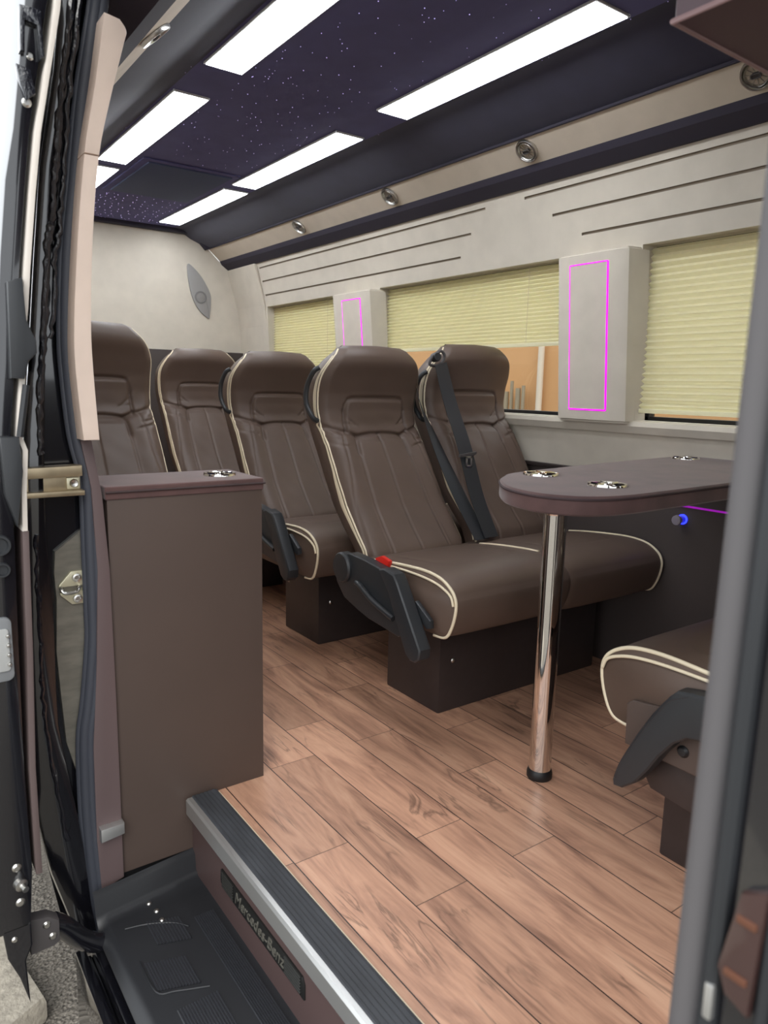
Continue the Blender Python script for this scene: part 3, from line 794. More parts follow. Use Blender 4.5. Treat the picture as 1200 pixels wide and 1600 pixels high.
# curved folded armrest of that seat (local x is mirrored: aisle side = +x)
def el(y): return -(y-.445)
xa = .475
blade = [(.735, .430), (.769, .380), (.800, .322), (.832, .252), (.846, .206), (.843, .193), (.822, .196), (.792, .222), (.766, .262), (.745, .300), (.718, .338), (.690, .360), (.62, .375), (.50, .37), (.50, .455), (.60, .460), (.69, .452), (.72, .446)]
blade = [(y*.985, 1-(1-z)*.985) for y, z in blade]
b = bmesh.new(); prism(b, [(el(y), z) for y, z in blade], 0, xa+.010, xa+.050, .009, 3); ar = done('armrest', b, M['black_plastic'], E_)
b = bmesh.new(); tube(b, smoothpts([(xa+.045, el(y*.985-.004), 1-(1-z)*.985) for y, z in ((.70, .443), (.738, .42), (.770, .37), (.800, .315), (.830, .252), (.842, .213))], 5), .0055, 8); done('arm_edge', b, M['black_plastic'], ar)
b = bmesh.new(); prism(b, [(el(y), z) for y, z in ((.835, .285), (.838, .372), (.824, .384), (.70, .402), (.45, .402), (.45, .285))], 0, xa-.012, xa+.014, .006, 3); done('side_bracket', b, M['cabinet'], E_)
b = bmesh.new(); lathe(b, [(0, .010), (.008, .009), (.012, .004), (.012, -.004)], 16, frame_to((xa+.012, el(.705), .325), (1, 0, 0), (0, 0, 1))); done('pivot_bolt', b, M['black_metal'], ar)
b = bmesh.new(); prism(b, [(el(y), z) for y, z in ((.835, .285), (.78, .205), (.62, .19), (.45, .20), (.45, .290))], 0, .36, xa-.006, .004); done('seat_frame', b, M['base'], E_)

# ------------------------------------------------------------------ table
T = thing('table', 'plum suede-topped table on a polished chrome leg', 'table', (1.30, 1.06, 0))
TX, TY = 1.30, 1.06
def rrect(x0, y0, x1, y1, r, n=8, corners=(1, 1, 1, 1)):
    out = []
    for (cx, cy, a0, k) in ((x1-r, y1-r, 0, 0), (x0+r, y1-r, 90, 1), (x0+r, y0+r, 180, 2), (x1-r, y0+r, 270, 3)):
        if corners[k]:
            for i in range(n+1):
                a = math.radians(a0+90*i/n); out.append((cx+r*math.cos(a), cy+r*math.sin(a)))
        else: out.append({0: (x1, y1), 1: (x0, y1), 2: (x0, y0), 3: (x1, y0)}[k])
    return out
outl = [(p.x-TX, p.y-TY) for p in smoothpts([(2.195, 1.358, 0), (1.79, 1.322, 0), (1.34, 1.264, 0), (1.22, 1.212, 0), (1.15, 1.148, 0), (1.10, 1.075, 0), (1.082, 1.0, 0), (1.092, .945, 0), (1.135, .893, 0), (1.22, .868, 0), (1.40, .870, 0), (1.79, .884, 0), (2.195, .888, 0)], 5)]
b = bmesh.new(); prism(b, outl, 2, .759, .800, .009, 3); top = done('tabletop', b, M['suede'], T)
b = bmesh.new(); tube(b, [(x, y, .7925) for x, y in outl], .0028, 8, closed=True); done('welt', b, plain('dark_welt', (58, 42, 44), .8), top)
def cup_holder(parent, x, y, z, R=.043):
    b = bmesh.new(); F_ = Matrix.Translation((x, y, z))
    lathe(b, [(R*.80, -.004), (R*.84, .004), (R*.96, .005), (R, .001), (R, -.004)], 36, F_)
    o = done('cup_holder', b, M['chrome'], parent)
    b = bmesh.new(); lathe(b, [(0, .0008), (R*.80, .0012)], 36, F_); done('cup_well', b, M['black_metal'], o)
    b = bmesh.new()
    for k in range(6):
        a = 2*PI*k/6; tube(b, [F_ @ Vector((math.cos(a)*R*.3, math.sin(a)*R*.3, .003)), F_ @ Vector((math.cos(a)*R*.8, math.sin(a)*R*.8, .004))], .003, 6)
    lathe(b, [(R*.18, .002), (R*.22, .0055), (R*.34, .0055), (R*.38, .002)], 24, F_)
    done('cup_grip', b, M['chrome'], o)
for x, y in ((1.325, 1.188), (1.308, .982), (2.09, 1.285)): cup_holder(T, x-TX, y-TY, .800)
b = bmesh.new(); F_ = Matrix.Translation((1.378-TX, 1.18-TY, 0)); lathe(b, [(.0285, .022), (.0285, .760)], 48, F_); done('leg', b, M['chrome'], T)
b = bmesh.new(); lathe(b, [(0, 0), (.031, 0), (.033, .003), (.033, .016), (.030, .024), (.0285, .026)], 40, F_); done('foot_ring', b, M['black_metal'], T)
b = bmesh.new(); lathe(b, [(.0285, .70), (.045, .745), (.05, .759)], 40, F_); done('leg_flange', b, M['chrome'], T)
# LED strip + knob on the brown side panel
b = bmesh.new(); box(b, (2.208, .75, .628), (2.2145, 1.405, .634), .001); tag(done('led_strip', b, M['purple_led'], smooth=False), 'dim purple light line on the brown side panel under the table', 'light strip')
k = thing('control_knob', 'small dark knob with a blue lit ring on the brown panel under the table', 'knob', (2.213, 1.350, .586))
b = bmesh.new(); lathe(b, [(.017, -.002), (.017, .003), (.013, .004), (.012, .003)], 24, frame_to((0, 0, 0), (-1, 0, 0), (0, 0, 1))); done('lit_ring', b, M['blue_led'], k)
b = bmesh.new(); lathe(b, [(.011, -.002), (.012, .022), (.017, .030), (.016, .040), (0, .042)], 24, frame_to((0, 0, 0), (-1, 0, 0), (0, 0, 1))); done('knob_grip', b, plain('knob_gray', (135, 128, 140), .4), k)

# ------------------------------------------------------------------ cabinet beside the step
K = thing('side_cabinet', 'tall plain brown cabinet with suede lid beside the step, in the left foreground', 'cabinet', (.595, 1.58, 0))
def kx(x): return x-.595
b = bmesh.new()
prism(b, [(kx(.416), -.132), (kx(.600), -.132), (kx(.600), 0), (kx(.779), 0), (kx(.779), .752), (kx(.416), .752)], 1, 0, .20, .002)
done('body', b, M['cabinet'], K)
b = bmesh.new(); box(b, (kx(.412), -.004, .749), (kx(.783), .204, .778), .005, 3); lid = done('lid', b, M['suede'], K)
b = bmesh.new(); tube(b, [(kx(.413), -.006, .766), (kx(.784), -.006, .766), (kx(.785), .2, .766)], .0025, 8); done('welt', b, plain('dark_welt2', (60, 46, 46), .8), lid)
cup_holder(K, kx(.712), .095, .778, .040)

# ------------------------------------------------------------------ step well
RX = .585
b = bmesh.new(); box(b, (RX, YF, -.26), (.62, 1.58, -.012), .002); struct(done('trim_10', b, plain('riser_brown', (84, 66, 64), .5)), 'brown riser below the wooden floor')
N_ = thing('step_nosing', 'long step edging of bare aluminium and black rubber along the wooden floor', 'step edging', (.60, .6, 0))
b = bmesh.new(); prism(b, [(-.032, -.030), (-.032, .006), (-.027, .010), (-.016, .010), (-.016, .0), (-.026, -.030)], 1, YF-.6+.01, .972); done('metal_edge', b, M['alu'], N_)
b = bmesh.new()
pr = [(-.017, -.012), (-.017, .011)]
for i in range(6): pr += [(-.015+i*.010, .013), (-.010+i*.010, .013), (-.0085+i*.010, .0115)]
pr += [(.046, .011), (.050, .001), (.050, -.002)]
prism(b, pr, 1, YF-.6+.01, .972); done('rubber_strip', b, plain('ribbed_rubber', (52, 54, 58), .6, noise=.3, nscale=25, stretch=(1, .3, 1)), N_)
b = bmesh.new(); box(b, (.0495, YF-.6+.01, -.001), (.054, .972, .003), .001); done('edge_bead', b, M['piping'], N_)
# name plate on the riser
PL = thing('name_plate', 'black ribbed plate with raised lettering on the step riser', 'name plate', (RX, 1.21, -.098))
b = bmesh.new(); L2 = .19
pts = [(-L2+.008, .021), (L2-.004, .021), (L2, .017), (L2, -.012), (L2-.012, -.023), (-L2, -.023), (-L2, .008)]
prism(b, pts, 0, -.004, .002, .0015); done('plate', b, M['plate'], PL)
rib_m = plain('plate_rib', (44, 44, 42), .35)
for y0, y1 in ((-L2+.012, -L2+.075), (L2-.070, L2-.010)):
    b = bmesh.new(); pr_ = []
    for i in range(6):
        z = -.019+i*.0065; pr_ += [(-.0042, z), (-.0062, z+.0015), (-.0062, z+.003), (-.0042, z+.0045)]
    A_ = [b.verts.new((x, y0, z)) for x, z in pr_]; B_ = [b.verts.new((x, y1, z)) for x, z in pr_]
    for i in range(len(pr_)-1): b.faces.new((A_[i], A_[i+1], B_[i+1], B_[i]))
    done('ribbed_end', b, rib_m, PL, angle=20)
cu = bpy.data.curves.new('lettering', 'FONT'); cu.body = 'Mercedes-Benz'; cu.size = .040; cu.extrude = .0008; cu.align_x = 'CENTER'; cu.align_y = 'CENTER'; cu.shear = .25
tmp = bpy.data.objects.new('lettering_tmp', cu); COL.objects.link(tmp)
bpy.context.view_layer.update(); dg = bpy.context.evaluated_depsgraph_get()
mt = bpy.data.meshes.new_from_object(tmp.evaluated_get(dg)); bpy.data.objects.remove(tmp)
sx_ = .225/(max(v.co.x for v in mt.vertices)-min(v.co.x for v in mt.vertices))
mt.materials.clear(); mt.materials.append(M['letter'])
# text faces -X: text x -> -Y, text y -> Z
for v in mt.vertices: v.co = Vector((-.0048-v.co.z, -v.co.x*sx_, v.co.y*sx_*1.15-.001))
lo_ = link('lettering', mt, None, PL, smooth=False)
# tread
TZ = -.19
S = thing('step_tread', 'black moulded plastic entry step with ribbed grip patches and small screws', 'step', (.47, 1.0, TZ))
def sx(x): return x-.47
tr_mat = M['tread']
b = bmesh.new()
# tray section swept along Y, with an upstand at the rear end
ycut = [YF-1+.02, .50, .548, .560, .566, .580]
zrise = [0, 0, .002, .012, .050, .060]
rows = []
for y, z in zip(ycut, zrise):
    sec = [(.340, -.030), (.352, -.006), (.366, 0), (.580, 0), (.588, .004)]
    rows.append([b.verts.new((sx(x), y-(.03 if z > .001 else 0)*(x-.588)/-.24*1.0, max(0, zz if z < .001 else 0)+z if z > .001 else zz)) for x, zz in sec])
for a, c in zip(rows, rows[1:]):
    for k in range(len(a)-1): b.faces.new((a[k], a[k+1], c[k+1], c[k]))
done('tread_plate', b, tr_mat, S, angle=60)
def grip(x0, x1, y0, y1, n, skew=0.0):
    b = bmesh.new(); pr_ = []
    w_ = (x1-x0)/n
    for i in range(n):
        xx = x0+w_*i; pr_ += [(xx, .0004), (xx+w_*.25, .0026), (xx+w_*.5, .0026), (xx+w_*.75, .0004)]
    A = [b.verts.new((sx(x), y0-1+skew*(x-x0), z)) for x, z in pr_]; B_ = [b.verts.new((sx(x), y1-1+skew*(x-x0), z)) for x, z in pr_]
    for i in range(len(pr_)-1): b.faces.new((A[i], A[i+1], B_[i+1], B_[i]))
    done('grip_patch', b, M['grip'], S, angle=20)
M['grip'] = plain('grip_ribs', (46, 47, 51), .3)
grip(.390, .470, 1.265, 1.350, 14, -.35); grip(.43, .500, 1.385, 1.465, 11, -.35); grip(.525, .572, 1.03, 1.42, 10); grip(.405, .490, 1.00, 1.20, 15)
for P_ in ([(.386, .470), (.43, .458), (.48, .430), (.505, .400)], [(.384, .360), (.387, .266), (.42, .246), (.48, .220)]):
    b = bmesh.new(); tube(b, smoothpts([(sx(x), y, .0012) for x, y in P_], 5), .0022, 6); done('moulded_ridge', b, tr_mat, S)
for x, y in ((.455, 1.520), (.462, 1.487), (.462, 1.452)):
    b = bmesh.new(); lathe(b, [(0, .004), (.004, .004), (.0065, .0015), (.0065, -.001)], 14, Matrix.Translation((sx(x), y-1, 0 if y < 1.5 else .001))); done('screw', b, M['steel'], S)
# under-well closure so the road does not show through
b = bmesh.new(); box(b, (.36, YF, -.30), (2.28, YR, -.262)); box(b, (.40, 1.585, -.262), (2.28, YR, -.03)); struct(done('underbody', b, M['black_metal'], smooth=False))
# sill and sliding rails
b = bmesh.new()
for x0, x1, z0, z1 in ((.300, .322, -.50, -.272), (.322, .334, -.50, -.295), (.334, .352, -.50, -.262), (.352, .362, -.50, -.290), (.362, .374, -.50, -.235)):
    box(b, (x0, YF, z0), (x1, 1.565, z1), .004)
struct(done('door_sill', b, M['body_black']), 'black painted door sill with sliding rail grooves')

# ------------------------------------------------------------------ rear jamb of the door opening
def strip_yz(bm, left, right, y0, y1, bev=0):
    """polygon in X,z from left edge and right edge lists, extruded in Y"""
    prism(bm, left+right[::-1], 1, y0, y1, bev)
sealp = [(.446, 1.80), (.442, 1.728), (.407, 1.548), (.381, 1.366), (.364, 1.243), (.354, 1.10), (.354, 1.02), (.363, .887), (.380, .793), (.380, .655), (.379, .512), (.377, .439), (.362, .309), (.349, .222), (.346, .068), (.350, -.061), (.358, -.17), (.368, -.262)]
SP = smoothpts([(x, 1.585, z) for x, z in sealp], 5)
b = bmesh.new()
tube(b, SP, 0, 12, flat=(.011, .013), up=(1, 0, 0)); 
tube(b, [p+Vector((.011, -.008, 0)) for p in SP], 0, 10, flat=(.006, .008), up=(1, 0, 0))
tube(b, [p+Vector((-.012, .004, 0)) for p in SP], 0, 10, flat=(.006, .007), up=(1, 0, 0))
tag(done('door_seal', b, M['rubber']), 'curved grey rubber door seal running down left of the beige pillar trim and cabinet', 'seal')
# black painted jamb behind
jl = [(.40, 1.86), (.372, 1.70), (.356, 1.577), (.323, 1.404), (.303, 1.23), (.283, 1.039), (.261, .843), (.258, .69), (.248, .48), (.245, .272), (.243, .084), (.264, -.075), (.291, -.181), (.320, -.30)]
jr = [(.50, 1.86), (.455, 1.70), (.425, 1.577), (.395, 1.404), (.372, 1.23), (.362, 1.039), (.385, .843), (.395, .69), (.392, .48), (.372, .272), (.36, .084), (.36, -.075), (.365, -.181), (.385, -.30)]
b = bmesh.new(); strip_yz(b, jl, jr, 1.61, 1.70)
# rolled outer edge of the jamb standing forward, with the lower bulge
lo_l = [(x, z) for x, z in jl]; 
lo_r = [(.44-.01, 1.86), (.400, 1.70), (.385, 1.577), (.352, 1.404), (.332, 1.23), (.312, 1.039), (.300, .843), (.295, .69), (.300, .56), (.300, .48), (.297, .35), (.297, .272), (.305, .20), (.322, .084), (.335, -.03), (.345, -.181), (.36, -.30)]
jam = done('jamb', b, M['body_black'], smooth=False); jam.name = 'trim_11'; struct(jam, 'black painted rear jamb of the door opening')
b = bmesh.new(); strip_yz(b, lo_l, lo_r, 1.575, 1.615, .012)
done('rolled_edge', b, M['body_black'], jam)
# outer quarter skin behind (keeps daylight out)
b = bmesh.new(); prism(b, [(.243, .08), (.262, .843), (.303, 1.23), (.356, 1.577), (.40, 1.80), (.43, 1.80), (.385, 1.577), (.332, 1.23), (.292, .843), (.273, .08), (.315, -.28), (.300, -.28)], 1, 1.68, YR+.05)
done('quarter_skin', b, M['body_black'], jam, smooth=False)
# sealant bead
rnd = random.Random(3)
bead = [(.400, 1.80), (.389, 1.705), (.369, 1.578), (.356, 1.485), (.345, 1.391), (.335, 1.308), (.322, 1.236), (.311, 1.115), (.302, 1.028), (.293, .941), (.290, .852)]
BP = smoothpts([(x, 1.572, z) for x, z in bead], 8)
b = bmesh.new()
P2 = [p+Vector((rnd.uniform(-.0022, .0022), rnd.uniform(-.002, .001), 0)) for p in BP]
tube(b, P2, [.004+.0045*rnd.random() for _ in P2], 8)
done('sealant_bead', b, M['sealant'], jam); b = bmesh.new()
P3 = [p+Vector((.016+rnd.uniform(-.004, .004), .004, 0)) for p in BP[:60]]
tube(b, P3, [.003+.003*rnd.random() for _ in P3], 8)
done('sealant_bead', b, M['sealant'], jam); b = bmesh.new()
bead2 = [(.275, .69), (.27, .60), (.272, .48), (.268, .36), (.272, .25), (.285, .12), (.30, .0)]
P4 = [p+Vector((rnd.uniform(-.003, .003), 0, 0)) for p in smoothpts([(x, 1.575, z) for x, z in bead2], 6)]
tube(b, P4, [.003+.003*rnd.random() for _ in P4], 8)
done('sealant_bead', b, M['sealant'], jam)
# bare sheet metal with the striker
b = bmesh.new()
prism(b, [(.372, .69), (.312, .645), (.308, .60), (.310, .54), (.304, .427), (.308, .33), (.314, .216), (.334, .131), (.352, .0), (.356, -.10), (.37, -.10), (.385, .13), (.392, .45), (.394, .69)], 1, 1.598, 1.612)
done('sheet_metal', b, M['sheet_metal'], jam, smooth=False)
ST = thing('door_striker', 'zinc striker plate with two screws and a wire loop on the left door jamb', 'latch striker', (.345, 1.598, .565))
b = bmesh.new()
prism(b, [(.032, .036), (-.006, .036), (-.030, .010), (-.032, .004), (.032, .004)], 1, -.008, 0, .002)
prism(b, [(.032, -.036), (-.006, -.036), (-.028, -.014), (-.030, -.008), (.032, -.008)], 1, -.008, 0, .002)
prism(b, [(.028, .006), (.028, -.010), (.010, -.010), (.010, .006)], 1, -.003, 0)
done('plate', b, M['brass'], ST)
for z in (.022, -.024):
    b = bmesh.new(); lathe(b, [(0, .003), (.004, .003), (.0055, .005), (.009, .004), (.010, .0)], 18, frame_to((.005, -.008, z), (0, -1, 0), (0, 0, 1))); done('screw', b, M['steel'], ST)
b = bmesh.new(); tube(b, smoothpts([(-.026, -.004, .006), (-.028, -.016, .002), (-.022, -.020, -.006), (0, -.020, -.006), (.006, -.02, .002), (.012, -.004, .002)], 5), .0035, 8); done('wire_loop', b, M['steel'], ST)
# bronze guide bracket
GB = thing('guide_bracket', 'bronze coloured metal guide rail end at the left jamb above the bare metal', 'bracket', (.312, 1.585, .797))
b = bmesh.new(); prism(b, [(-.055, .030), (.052, .032), (.052, .010), (-.055, .008)], 1, -.03, .01, .003)
prism(b, [(-.055, -.030), (.055, -.030), (.055, -.020), (-.055, -.019)], 1, -.03, .01, .002)
prism(b, [(-.050, .010), (.052, .012), (.052, -.024), (-.050, -.024)], 1, -.008, .01, .002); done('rail', b, M['bracket_brass'], GB)
b = bmesh.new(); box(b, (.024, -.014, -.018), (.050, -.006, .006), .002); done('clip', b, M['brass'], GB)
b = bmesh.new(); lathe(b, [(0, .002), (.004, .003), (.007, .004), (.009, .0)], 16, frame_to((.038, -.014, -.006), (0, -1, 0), (0, 0, 1))); done('screw', b, M['steel'], GB)
# pillar cover (beige top pieces, brown lower)
PC = thing('pillar_cover', 'narrow pinkish beige pillar trim left of the seats, brown below', 'pillar trim', (.39, 1.52, 0))
pcl = [(.434, 1.676), (.412, 1.55), (.388, 1.429), (.368, 1.27), (.354, 1.113), (.352, 1.02), (.361, .881)]
pcr = [(.462, 1.672), (.474, 1.655), (.468, 1.63), (.440, 1.53), (.414, 1.421), (.396, 1.27), (.386, 1.115), (.386, 1.02), (.392, .881)]
def curve_pts(p, n=4): return [(q.x, q.z) for q in smoothpts([(x, 0, z) for x, z in p], n)]
cl, cr_ = curve_pts(pcl), curve_pts(pcr)
zs_ = 1.425
def at(pts, z):
    for (x0, z0), (x1, z1) in zip(pts, pts[1:]):
        if min(z0, z1) <= z <= max(z0, z1) and z0 != z1: return x0+(x1-x0)*(z-z0)/(z1-z0)
    return pts[-1][0]
def split(pts, zmin, zmax):
    q = [p for p in pts if zmin < p[1] < zmax]
    if zmax < pts[0][1]: q = [(at(pts, zmax), zmax)]+q
    if zmin > pts[-1][1]: q = q+[(at(pts, zmin), zmin)]
    return q
def cover(name, zmin, zmax, mat, ends=()):
    b = bmesh.new(); l = split(cl, zmin, zmax); r = split(cr_, zmin, zmax)
    prism(b, [(x-.39, z) for x, z in l+r[::-1]], 1, .0, .10, .003); return done(name, b, mat, PC)
cover('upper_cover', 1.4225, 2, M['cover']); cover('middle_cover', .882, 1.4205, M['cover'])
b = bmesh.new(); prism(b, [(x-.39, z) for x, z in ((.3665, .878), (.389, .8775), (.405, .76), (.414, .60), (.416, .3), (.416, -.02), (.416, -.135), (.365, -.150), (.360, -.02), (.362, .2), (.378, .40), (.388, .6), (.383, .78))], 1, .05, .15, .003)
done('lower_cover', b, plain('plum_cover', (100, 84, 84), .55), PC)
b = bmesh.new(); prism(b, [(-.025, .012), (.027, .012), (.027, .004), (-.0, -.0)][:2]+[(.027, -.014), (-.025, -.020)], 1, .030, .060, .004); done('metal_clip', b, M['alu'], PC)

# ------------------------------------------------------------------ sliding door (slid back, front edge seen)
dl = [(.290, 1.74), (.278, 1.612), (.249, 1.411), (.232, 1.328), (.217, 1.203), (.198, 1.0), (.165, .7), (.130, .3), (.118, 0.05), (.138, -.06)]
dr = [(.345, 1.74), (.312, 1.612), (.275, 1.411), (.262, 1.31), (.248, 1.19), (.232, 1.035), (.214, .87), (.212, .70), (.207, .5), (.203, .27), (.205, .06), (.196, -.06)]
b = bmesh.new(); strip_yz(b, dl, dr, 1.42, 2.75, .006)
DR = struct(done('door_1', b, M['body_black'], smooth=True, angle=30), 'black sliding door slid open')
low = [(.145, -.05), (.196, -.05), (.196, -.10), (.183, -.13), (.186, -.232), (.170, -.165), (.151, -.113)]
b = bmesh.new(); prism(b, low, 1, 1.42, 2.75, .003); done('lower_lip', b, M['body_black'], DR, smooth=False)
def ribbonxz(pts, w, y0, y1, name, mat, parent):
    b = bmesh.new(); strip_yz(b, [(x, z) for x, z in pts], [(x+w, z) for x, z in pts], y0, y1, .002); return done(name, b, mat, parent)
card_u = [(.338, 1.74), (.3215, 1.612), (.281, 1.411), (.267, 1.31), (.2525, 1.19), (.245, 1.12), (.240, 1.085)]
ribbonxz(card_u, .010, 1.412, 2.6, 'door_card', M['card_white'], DR)
card_m = [(.237, 1.02), (.227, .93), (.224, .90), (.232, .875), (.226, .80), (.2235, .73)]
ribbonxz(card_m, .009, 1.412, 2.6, 'door_card', M['card_white'], DR)
card_l = [(.2235, .73), (.218, .5), (.210, .27), (.210, .05)]
ribbonxz(card_l, .011, 1.414, 2.6, 'door_card', M['card_brown'], DR)
# dark plastic catches on the edge
b = bmesh.new(); prism(b, [(.222, 1.16), (.246, 1.17), (.248, 1.10), (.262, 1.065), (.262, 1.045), (.248, 1.03), (.240, 1.0), (.218, 1.0)], 1, 1.395, 1.43, .004); done('edge_catch', b, M['black_plastic'], DR)
b = bmesh.new(); prism(b, [(.196, .90), (.226, .90), (.229, .84), (.215, .74), (.198, .80)], 1, 1.398, 1.43, .004); done('edge_catch', b, M['black_plastic'], DR)
b = bmesh.new(); tube(b, smoothpts([(.243, 1.405, .99), (.228, 1.405, .90)], 4), .006, 8); done('edge_rod', b, M['black_plastic'], DR)
def bolt(x, z, r=.008, y=1.42):
    b = bmesh.new(); lathe(b, [(0, .004), (r*.6, .004), (r, .001), (r, -.002)], 16, frame_to((x, y, z), (0, -1, 0), (0, 0, 1))); return done('bolt', b, M['steel'], DR)
bolt(.272, 1.455, .008); bolt(.2815, 1.528, .006); bolt(.1775, .075, .0085); bolt(.180, .0, .0085); bolt(.1655, -.075, .006)
b = bmesh.new(); lathe(b, [(.012, -.006), (.012, .008), (.006, .010), (.006, .024), (0, .025)], 14, frame_to((.181, 1.42, .04), (.3, -1, -.1), (0, 0, 1))); done('stop_pin', b, M['steel'], DR)
b = bmesh.new(); prism(b, [(.268, 1.60), (.300, 1.60), (.302, 1.53), (.296, 1.525), (.292, 1.575), (.275, 1.578), (.272, 1.53), (.265, 1.53)], 1, 1.408, 1.43, .003)
prism(b, [(.258, 1.51), (.280, 1.505), (.286, 1.47), (.270, 1.455), (.262, 1.48)], 1, 1.410, 1.43, .003); done('upper_latch', b, M['sealant'], DR)
b = bmesh.new(); prism(b, rrect(.150, .455, .196, .575, .012, 4), 1, 1.412, 1.43, .003); o_ = done('contact_plate', b, plain('contact_gray', (120, 122, 124), .4), DR)
b = bmesh.new(); prism(b, rrect(.156, .475, .190, .555, .006, 4), 1, 1.409, 1.415, .002); done('contact_face', b, plain('contact_face_gray', (165, 166, 164), .4), o_)
for i in range(4): b = bmesh.new(); lathe(b, [(0, .005), (.003, .004), (.004, 0)], 10, frame_to((.188, 1.409, .488+i*.018), (0, -1, 0), (0, 0, 1))); done('contact_pin', b, M['steel'], o_)
for z, r in ((.707, .020), (.662, .014)):
    b = bmesh.new(); lathe(b, [(0, .001), (r*.6, .001), (r*.7, .006), (r*.9, .006), (r, -.001)], 24, frame_to((.186 if r > .015 else .188, 1.42, z), (0, -1, 0), (0, 0, 1))); done('grommet', b, M['black_plastic'], DR)
# lower roller arm
RA = thing('roller_arm', 'black lower roller arm joining the sliding door to the sill rail', 'door arm', (.25, 1.47, -.13))
def ra(x, y, z): return (x-.25, y-1.47, z+.13)
b = bmesh.new()
P = smoothpts([ra(.240, 1.47, -.105), ra(.262, 1.475, -.128), ra(.290, 1.485, -.172), ra(.318, 1.495, -.205), ra(.345, 1.50, -.222), ra(.366, 1.505, -.226)], 6)
tube(b, P, 0, 12, flat=(.022, .018), up=(0, 1, 0)); done('arm', b, M['body_black'], RA)
b = bmesh.new(); prism(b, [(.196-.25, -.070+.13), (.232-.25, -.076+.13), (.252-.25, -.092+.13), (.252-.25, -.140+.13), (.24-.25, -.146+.13), (.196-.25, -.148+.13)], 1, -.02, .01, .004); done('hinge_plate', b, M['gray_plastic'], RA)
for x, z in ((.228, -.092), (.238, -.122)):
    b = bmesh.new(); lathe(b, [(0, .004), (.005, .004), (.008, .001), (.008, -.002)], 14, frame_to(ra(x, 1.45, z), (0, -1, 0), (0, 0, 1))); done('bolt', b, M['steel'], RA)

# ------------------------------------------------------------------ front jamb, near the camera
FJ = bmesh.new(); prism(FJ, [(.0, -.45), (.215, -.45), (.190, 2.0), (.0, 2.0)], 0, .405, .47, .006)
fj = done('jamb_front', FJ, M['body_black']); fj.name = 'wall_left_front'; struct(fj, 'dark front door jamb at the right edge')
b = bmesh.new(); tube(b, [(.414, .2268, -.40), (.414, .2025, 1.72)], 0, 16, flat=(.010, .012), up=(0, 1, 0)); tag(done('front_door_seal', b, M['rubber_gray']), 'blurred grey rubber seal standing vertical at the right edge of the photo', 'seal')
for y, r_ in ((.197, .006), (.166, .004)):
    b = bmesh.new(); tube(b, [(.404, y+.010, -.3), (.404, y-.010, 1.75)], r_, 10); done('groove_strip', b, M['black_plastic'], fj)  # black tubes, their colour standing in for the darkness of grooves
b = bmesh.new(); prism(b, [(.168, .722), (.184, .712), (.193, .658), (.187, .642), (.172, .636)], 0, .397, .406, .003); rl = done('side_marker', b, M['rust'], fj)
b = bmesh.new(); box(b, (.3955, .172, .694), (.3985, .184, .699), .001); done('amber_stripe', b, M['amber'], rl); b = bmesh.new(); box(b, (.3955, .174, .656), (.3985, .188, .661), .001); done('amber_stripe', b, M['amber'], rl)
b = bmesh.new(); box(b, (.397, .193, .617), (.406, .199, .642), .002); done('metal_tab', b, M['alu'], fj)

# ------------------------------------------------------------------ overhead cabinet (top right)
OC = thing('overhead_cabinet', 'dark plum overhead box jutting into the top right corner', 'overhead cabinet', (1.4, .25, 1.40))
b = bmesh.new(); box(b, (.76-1.4, -.65, 0), (2.05-1.4, .53-.25, .545), .006, 3); done('box', b, plain('overhead_plum', (84, 66, 72), .6), OC)
b = bmesh.new(); tube(b, [(.76-1.4, -.64, .001), (.76-1.4, .53-.25, .001), (2.05-1.4, .53-.25, .001)], .0035, 8); done('edge_trim', b, plain('overhead_edge', (140, 112, 112), .5), OC)

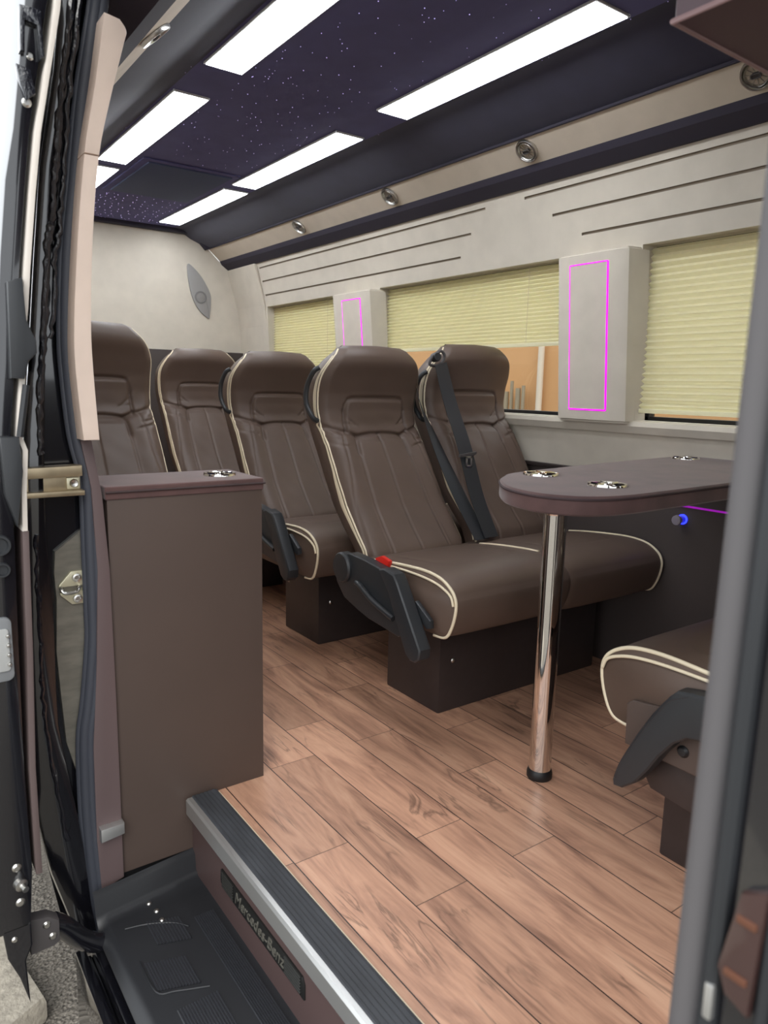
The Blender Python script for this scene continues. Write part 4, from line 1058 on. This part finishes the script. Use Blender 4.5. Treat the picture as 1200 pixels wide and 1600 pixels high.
# ------------------------------------------------------------------ outdoors
b = bmesh.new(); box(b, (-14, -14, -.62), (16, 16, -.58)); struct(done('ground', b, M['asphalt'], smooth=False), 'rough grey asphalt')
b = bmesh.new(); prism(b, [(-1.2, 1.0), (.262, 1.74), (.21, 2.05), (-.2, 4.0), (-2.5, 4.0)], 2, -.58, -.50, .02); struct(done('kerb', b, M['kerb']), 'pale concrete kerb')
b = bmesh.new(); box(b, (6.2, -4, -.58), (6.4, 12, 2.3)); bw = struct(done('building', b, M['garage'], smooth=False), 'tan wall of a neighbouring building')
b = bmesh.new(); tube(b, [(6.14, 5.60, -.58), (6.14, 5.60, 2.25)], .035, 12); done('drain_pipe', b, M['pipe'], bw)
b = bmesh.new()
pp_ = plain('pale_pipes', (150, 140, 120), .5)
b.free()
for y, h, r_ in ((5.80, 1.05, .02), (5.88, 1.02, .03), (5.98, 1.10, .02), (6.07, .98, .035)):
    b = bmesh.new(); tube(b, [(6.1, y, -.58), (6.1, y, h)], r_, 10); done('standing_pipe', b, pp_, bw)
b = bmesh.new(); box(b, (1.05, 5.4, -.58), (2.2, 14, 3.1)); fbw = struct(done('far_building', b, plain('white_wall', (236, 234, 230), .8), smooth=False), 'white building behind the van')
b = bmesh.new(); box(b, (1.0, 5.3, 3.0), (2.25, 14.05, 3.22), .02); done('eave', b, plain('tan_eave', (222, 180, 140), .8), fbw)

# ------------------------------------------------------------------ light, world, camera
w = bpy.data.worlds.new('World'); scene.world = w; w.use_nodes = True; nt = w.node_tree
bg = nt.nodes['Background']; inp(bg, 'Color', (.92, .96, 1.0, 1)); inp(bg, 'Strength', 1.6)
sun = bpy.data.lights.new('sun', 'SUN'); sun.energy = 1.2; sun.angle = math.radians(35); sun.color = (1, .97, .92)
so_ = bpy.data.objects.new('sun', sun); COL.objects.link(so_); so_.rotation_euler = (math.radians(38), math.radians(-28), 0)

def rotcam(y, p, r):
    cy, sy = math.cos(y), math.sin(y)
    f = Vector((cy*math.cos(p), sy*math.cos(p), -math.sin(p))); rt = Vector((sy, -cy, 0)); dn = f.cross(rt)
    c, s = math.cos(r), math.sin(r)
    return c*rt+s*dn, -s*rt+c*dn, f
a_, b_, c_ = rotcam(*[math.radians(v) for v in (54.06982, 9.775564, -1.281905)])
cam = bpy.data.cameras.new('camera'); co = bpy.data.objects.new('camera', cam); COL.objects.link(co)
mw = Matrix((a_, -b_, -c_)).transposed().to_4x4(); mw.translation = (0, 0, 1.0); co.matrix_world = mw
cam.sensor_fit = 'HORIZONTAL'; cam.sensor_width = 36; cam.lens = 36*1133.73/1200; cam.clip_start = .02
cam.dof.use_dof = True; cam.dof.focus_distance = 2.3; cam.dof.aperture_fstop = 9
scene.camera = co
vs = scene.view_settings; vs.view_transform = 'Standard'; vs.look = 'None'; vs.gamma = 1; vs.exposure = 0.45; vs.use_curve_mapping = False
